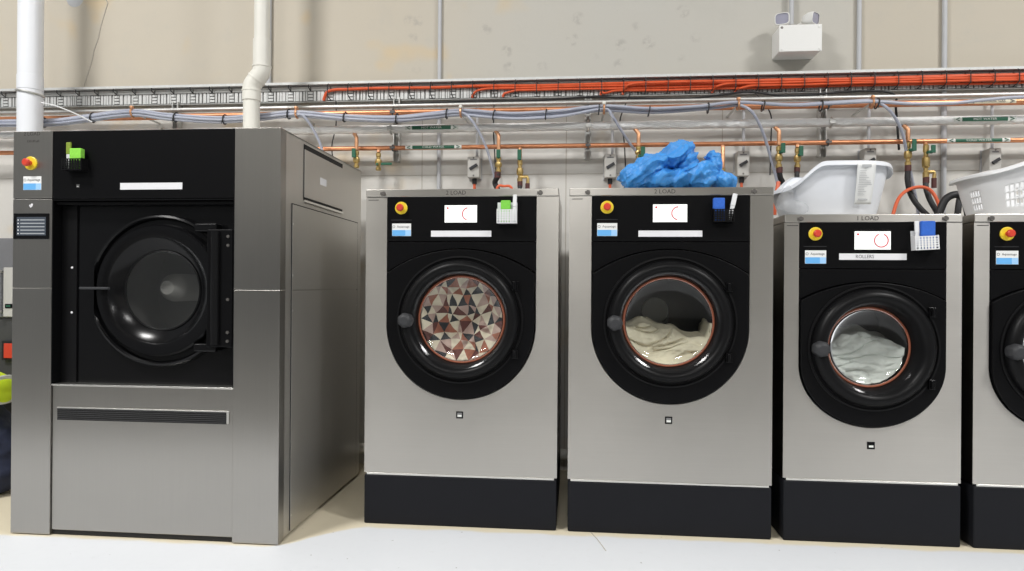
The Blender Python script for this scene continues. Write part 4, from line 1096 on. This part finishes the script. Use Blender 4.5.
# white perforated basket on the right
def basket():
    xa = at(977, 180, 2.98).x; hw = .30; xc = xa+hw
    t = thing('laundry_basket', (xc, 3.06, ZT3), 'white perforated plastic laundry basket at the right edge', 'laundry basket')
    def zr(x, y):
        q = (x+hw)/(2*hw); s = min(max(q/.42, 0), 1); s = s*s*(3-2*s)
        s2 = min(max((1-q)/.42, 0), 1); s2 = s2*s2*(3-2*s2)
        return .182+.066*min(s, s2)
    nu, nv = 288, 26
    def holes(i, j):
        if not (6 <= j < 18) or (j-6) % 4 == 3: return False
        g = (i+OFF) % 29
        return g < 12 and g % 3 < 2
    OFF = 0
    o, rim, rows = loft_tub('basket', t, xc, 3.06, 0, hw*.84, .155, hw, .20, zr, 'white_plastic', nu=nu, nv=nv, e=3.0, holes=holes, thick=.004)
    mb = MB(); n = len(rim); R4 = []
    for p in rim:
        d = Vector((p.x/hw**2, p.y/.04, 0)).normalized()
        R4.append([mb.bm.verts.new(p+d*a+Vector((0, 0, b))) for a, b in ((-.004, .003), (.012, .006), (.026, .0), (.028, -.012), (.024, -.014), (.016, -.004), (.002, -.002))])
    for i in range(n):
        A, Bq = R4[i], R4[(i+1) % n]
        for j in range(7): mb.face((A[j], A[(j+1) % 7], Bq[(j+1) % 7], Bq[j]))
    mb.build('rim', 'white_plastic', t, ang=60)
    MB().tube([Vector((hw*.86*math.copysign(abs(math.cos(q))**(2/3), math.cos(q)), .161*math.copysign(abs(math.sin(q))**(2/3), math.sin(q)), .030)) for q in (2*PI*i/96 for i in range(96))], .004, 6, closed=True).build('base_ridge', 'white_plastic', t)
basket()

# ------------------------------------------------------------------ left edge of the photo
def left_machine():
    x1 = -2.878; x0 = -3.75; Y = 3.20
    t = thing('control_cabinet', ((x0+x1)/2, Y, 0), 'grey control cabinet with a charcoal lower half behind the dryer at the left edge', 'control cabinet')
    w = (x1-x0)/2; ox = -(x0+x1)/2
    MB().box(-w, w, 0, .130, .845, 1.258).build('upper_body', 'grey_machine', t, bev=.006)
    MB().box(-w+.005, w-.005, .012, .128, .0, .845).build('lower_body', 'dark_machine', t, bev=.006)
    hx = -2.962+ox
    MB().box(hx-.008, hx+.006, -.03, -.018, .86, 1.10).box(hx-.008, hx+.006, -.02, 0, .87, .885).box(hx-.008, hx+.006, -.02, 0, 1.075, 1.09).build('handle', 'galv', t, bev=.003)
    MB().box(-2.950+ox, -2.885+ox, -.006, 0, .85, 1.105).build('instrument_panel', 'grey_box', t, bev=.002)
    a = at(8.5, 306, Y-.006)
    k = MB().box(-2.937+ox, -2.895+ox, -.010, -.006, a.z-.011, a.z+.011).build('display', 'black', t, bev=.001)
    MB().box(-2.930+ox, -2.905+ox, -.011, -.010, a.z-.004, a.z+.004).build('digits', 'marker_green', k, smooth=False)
    a = at(8, 350.5, Y)
    k = MB().box(-2.955+ox, -2.880+ox, -.008, .012, a.z-.05, a.z+.05).build('switch_frame', 'recess', t, bev=.002)
    MB().box(-2.938+ox, -2.886+ox, -.014, -.008, a.z-.038, a.z+.038).build('red_panel', 'red', k, bev=.002)
left_machine()

S = [((-2.95, 2.99, .20), (.27, .14, .21), 0), ((-2.86, 2.98, .10), (.18, .13, .11), 0), ((-2.98, 3.0, .36), (.22, .13, .11), .1)]
mb = remeshed(S, .012, lambda p: .018*ridged(p, 7)-.01+.006*ridged(p, 19), 2)
for v in mb.bm.verts: v.co.z = max(v.co.z, .001)
tag(mb.build('work_trousers', 'navy', ang=60), 'navy work clothes heaped on the floor left of the dryer', 'work clothes')
jk = thing('work_jacket', (-2.92, 2.97, .462), 'yellow and navy hi-vis work jacket on top of the navy clothes', 'jacket')
mb = remeshed([((-.02, .0, .075), (.23, .16, .075), .12), ((-.08, .0, .12), (.15, .13, .065), .25), ((.10, -.02, .05), (.13, .12, .05), .45)], .010, lambda p: .010*ridged(Vector(p)+Vector((4, 2, 1)), 9)-.006, 2)
mb.build('jacket_body', 'hivis', jk, ang=60)
MB().tube([(.205, -.02+.11*math.cos(a), .052+.060*math.sin(a)) for a in (2*PI*i/24 for i in range(24))], .010, 8, closed=True).build('reflective_tape', 'reflective', jk)
MB().tube(smooth_path([(.02, -.19, -.02), (.03, -.20, -.07), (.06, -.20, -.12), (.05, -.19, -.16)], 6), .030, 12).build('sleeve', 'navy', jk)
MB().tube([(.05+.03*math.cos(a), -.192+.03*math.sin(a), -.150) for a in (2*PI*i/20 for i in range(20))], .012, 8, closed=True).build('cuff', 'hivis', jk)

# ------------------------------------------------------------------ light
def area(x, y, z, sx, sy, e, col=(1, .97, .92), tx=0, ty=0):
    l = bpy.data.lights.new('high_bay_light', 'AREA'); l.shape = 'RECTANGLE'; l.size = sx; l.size_y = sy; l.energy = e; l.color = col
    o = bpy.data.objects.new('high_bay_light', l); COL.objects.link(o); o.location = (x, y, z); o.rotation_euler = (tx, ty, 0)
for x, y, e in ((-3.5, -.4, 560), (4.9, -.4, 560), (-.1, -4.6, 380), (5.6, -4.6, 300), (-6.4, -4.6, 300)):
    area(x, y, 6.0, 1.3, .8, e, (1, .985, .965))
wd = bpy.data.worlds.new('world'); SC.world = wd; wd.use_nodes = True
bg = wd.node_tree.nodes['Background']; bg.inputs[0].default_value = (.95, .98, 1, 1); bg.inputs[1].default_value = .42

SC.view_settings.view_transform = 'Standard'; SC.view_settings.look = 'None'; SC.view_settings.gamma = 1; SC.view_settings.use_curve_mapping = False
SC.view_settings.exposure = -.58
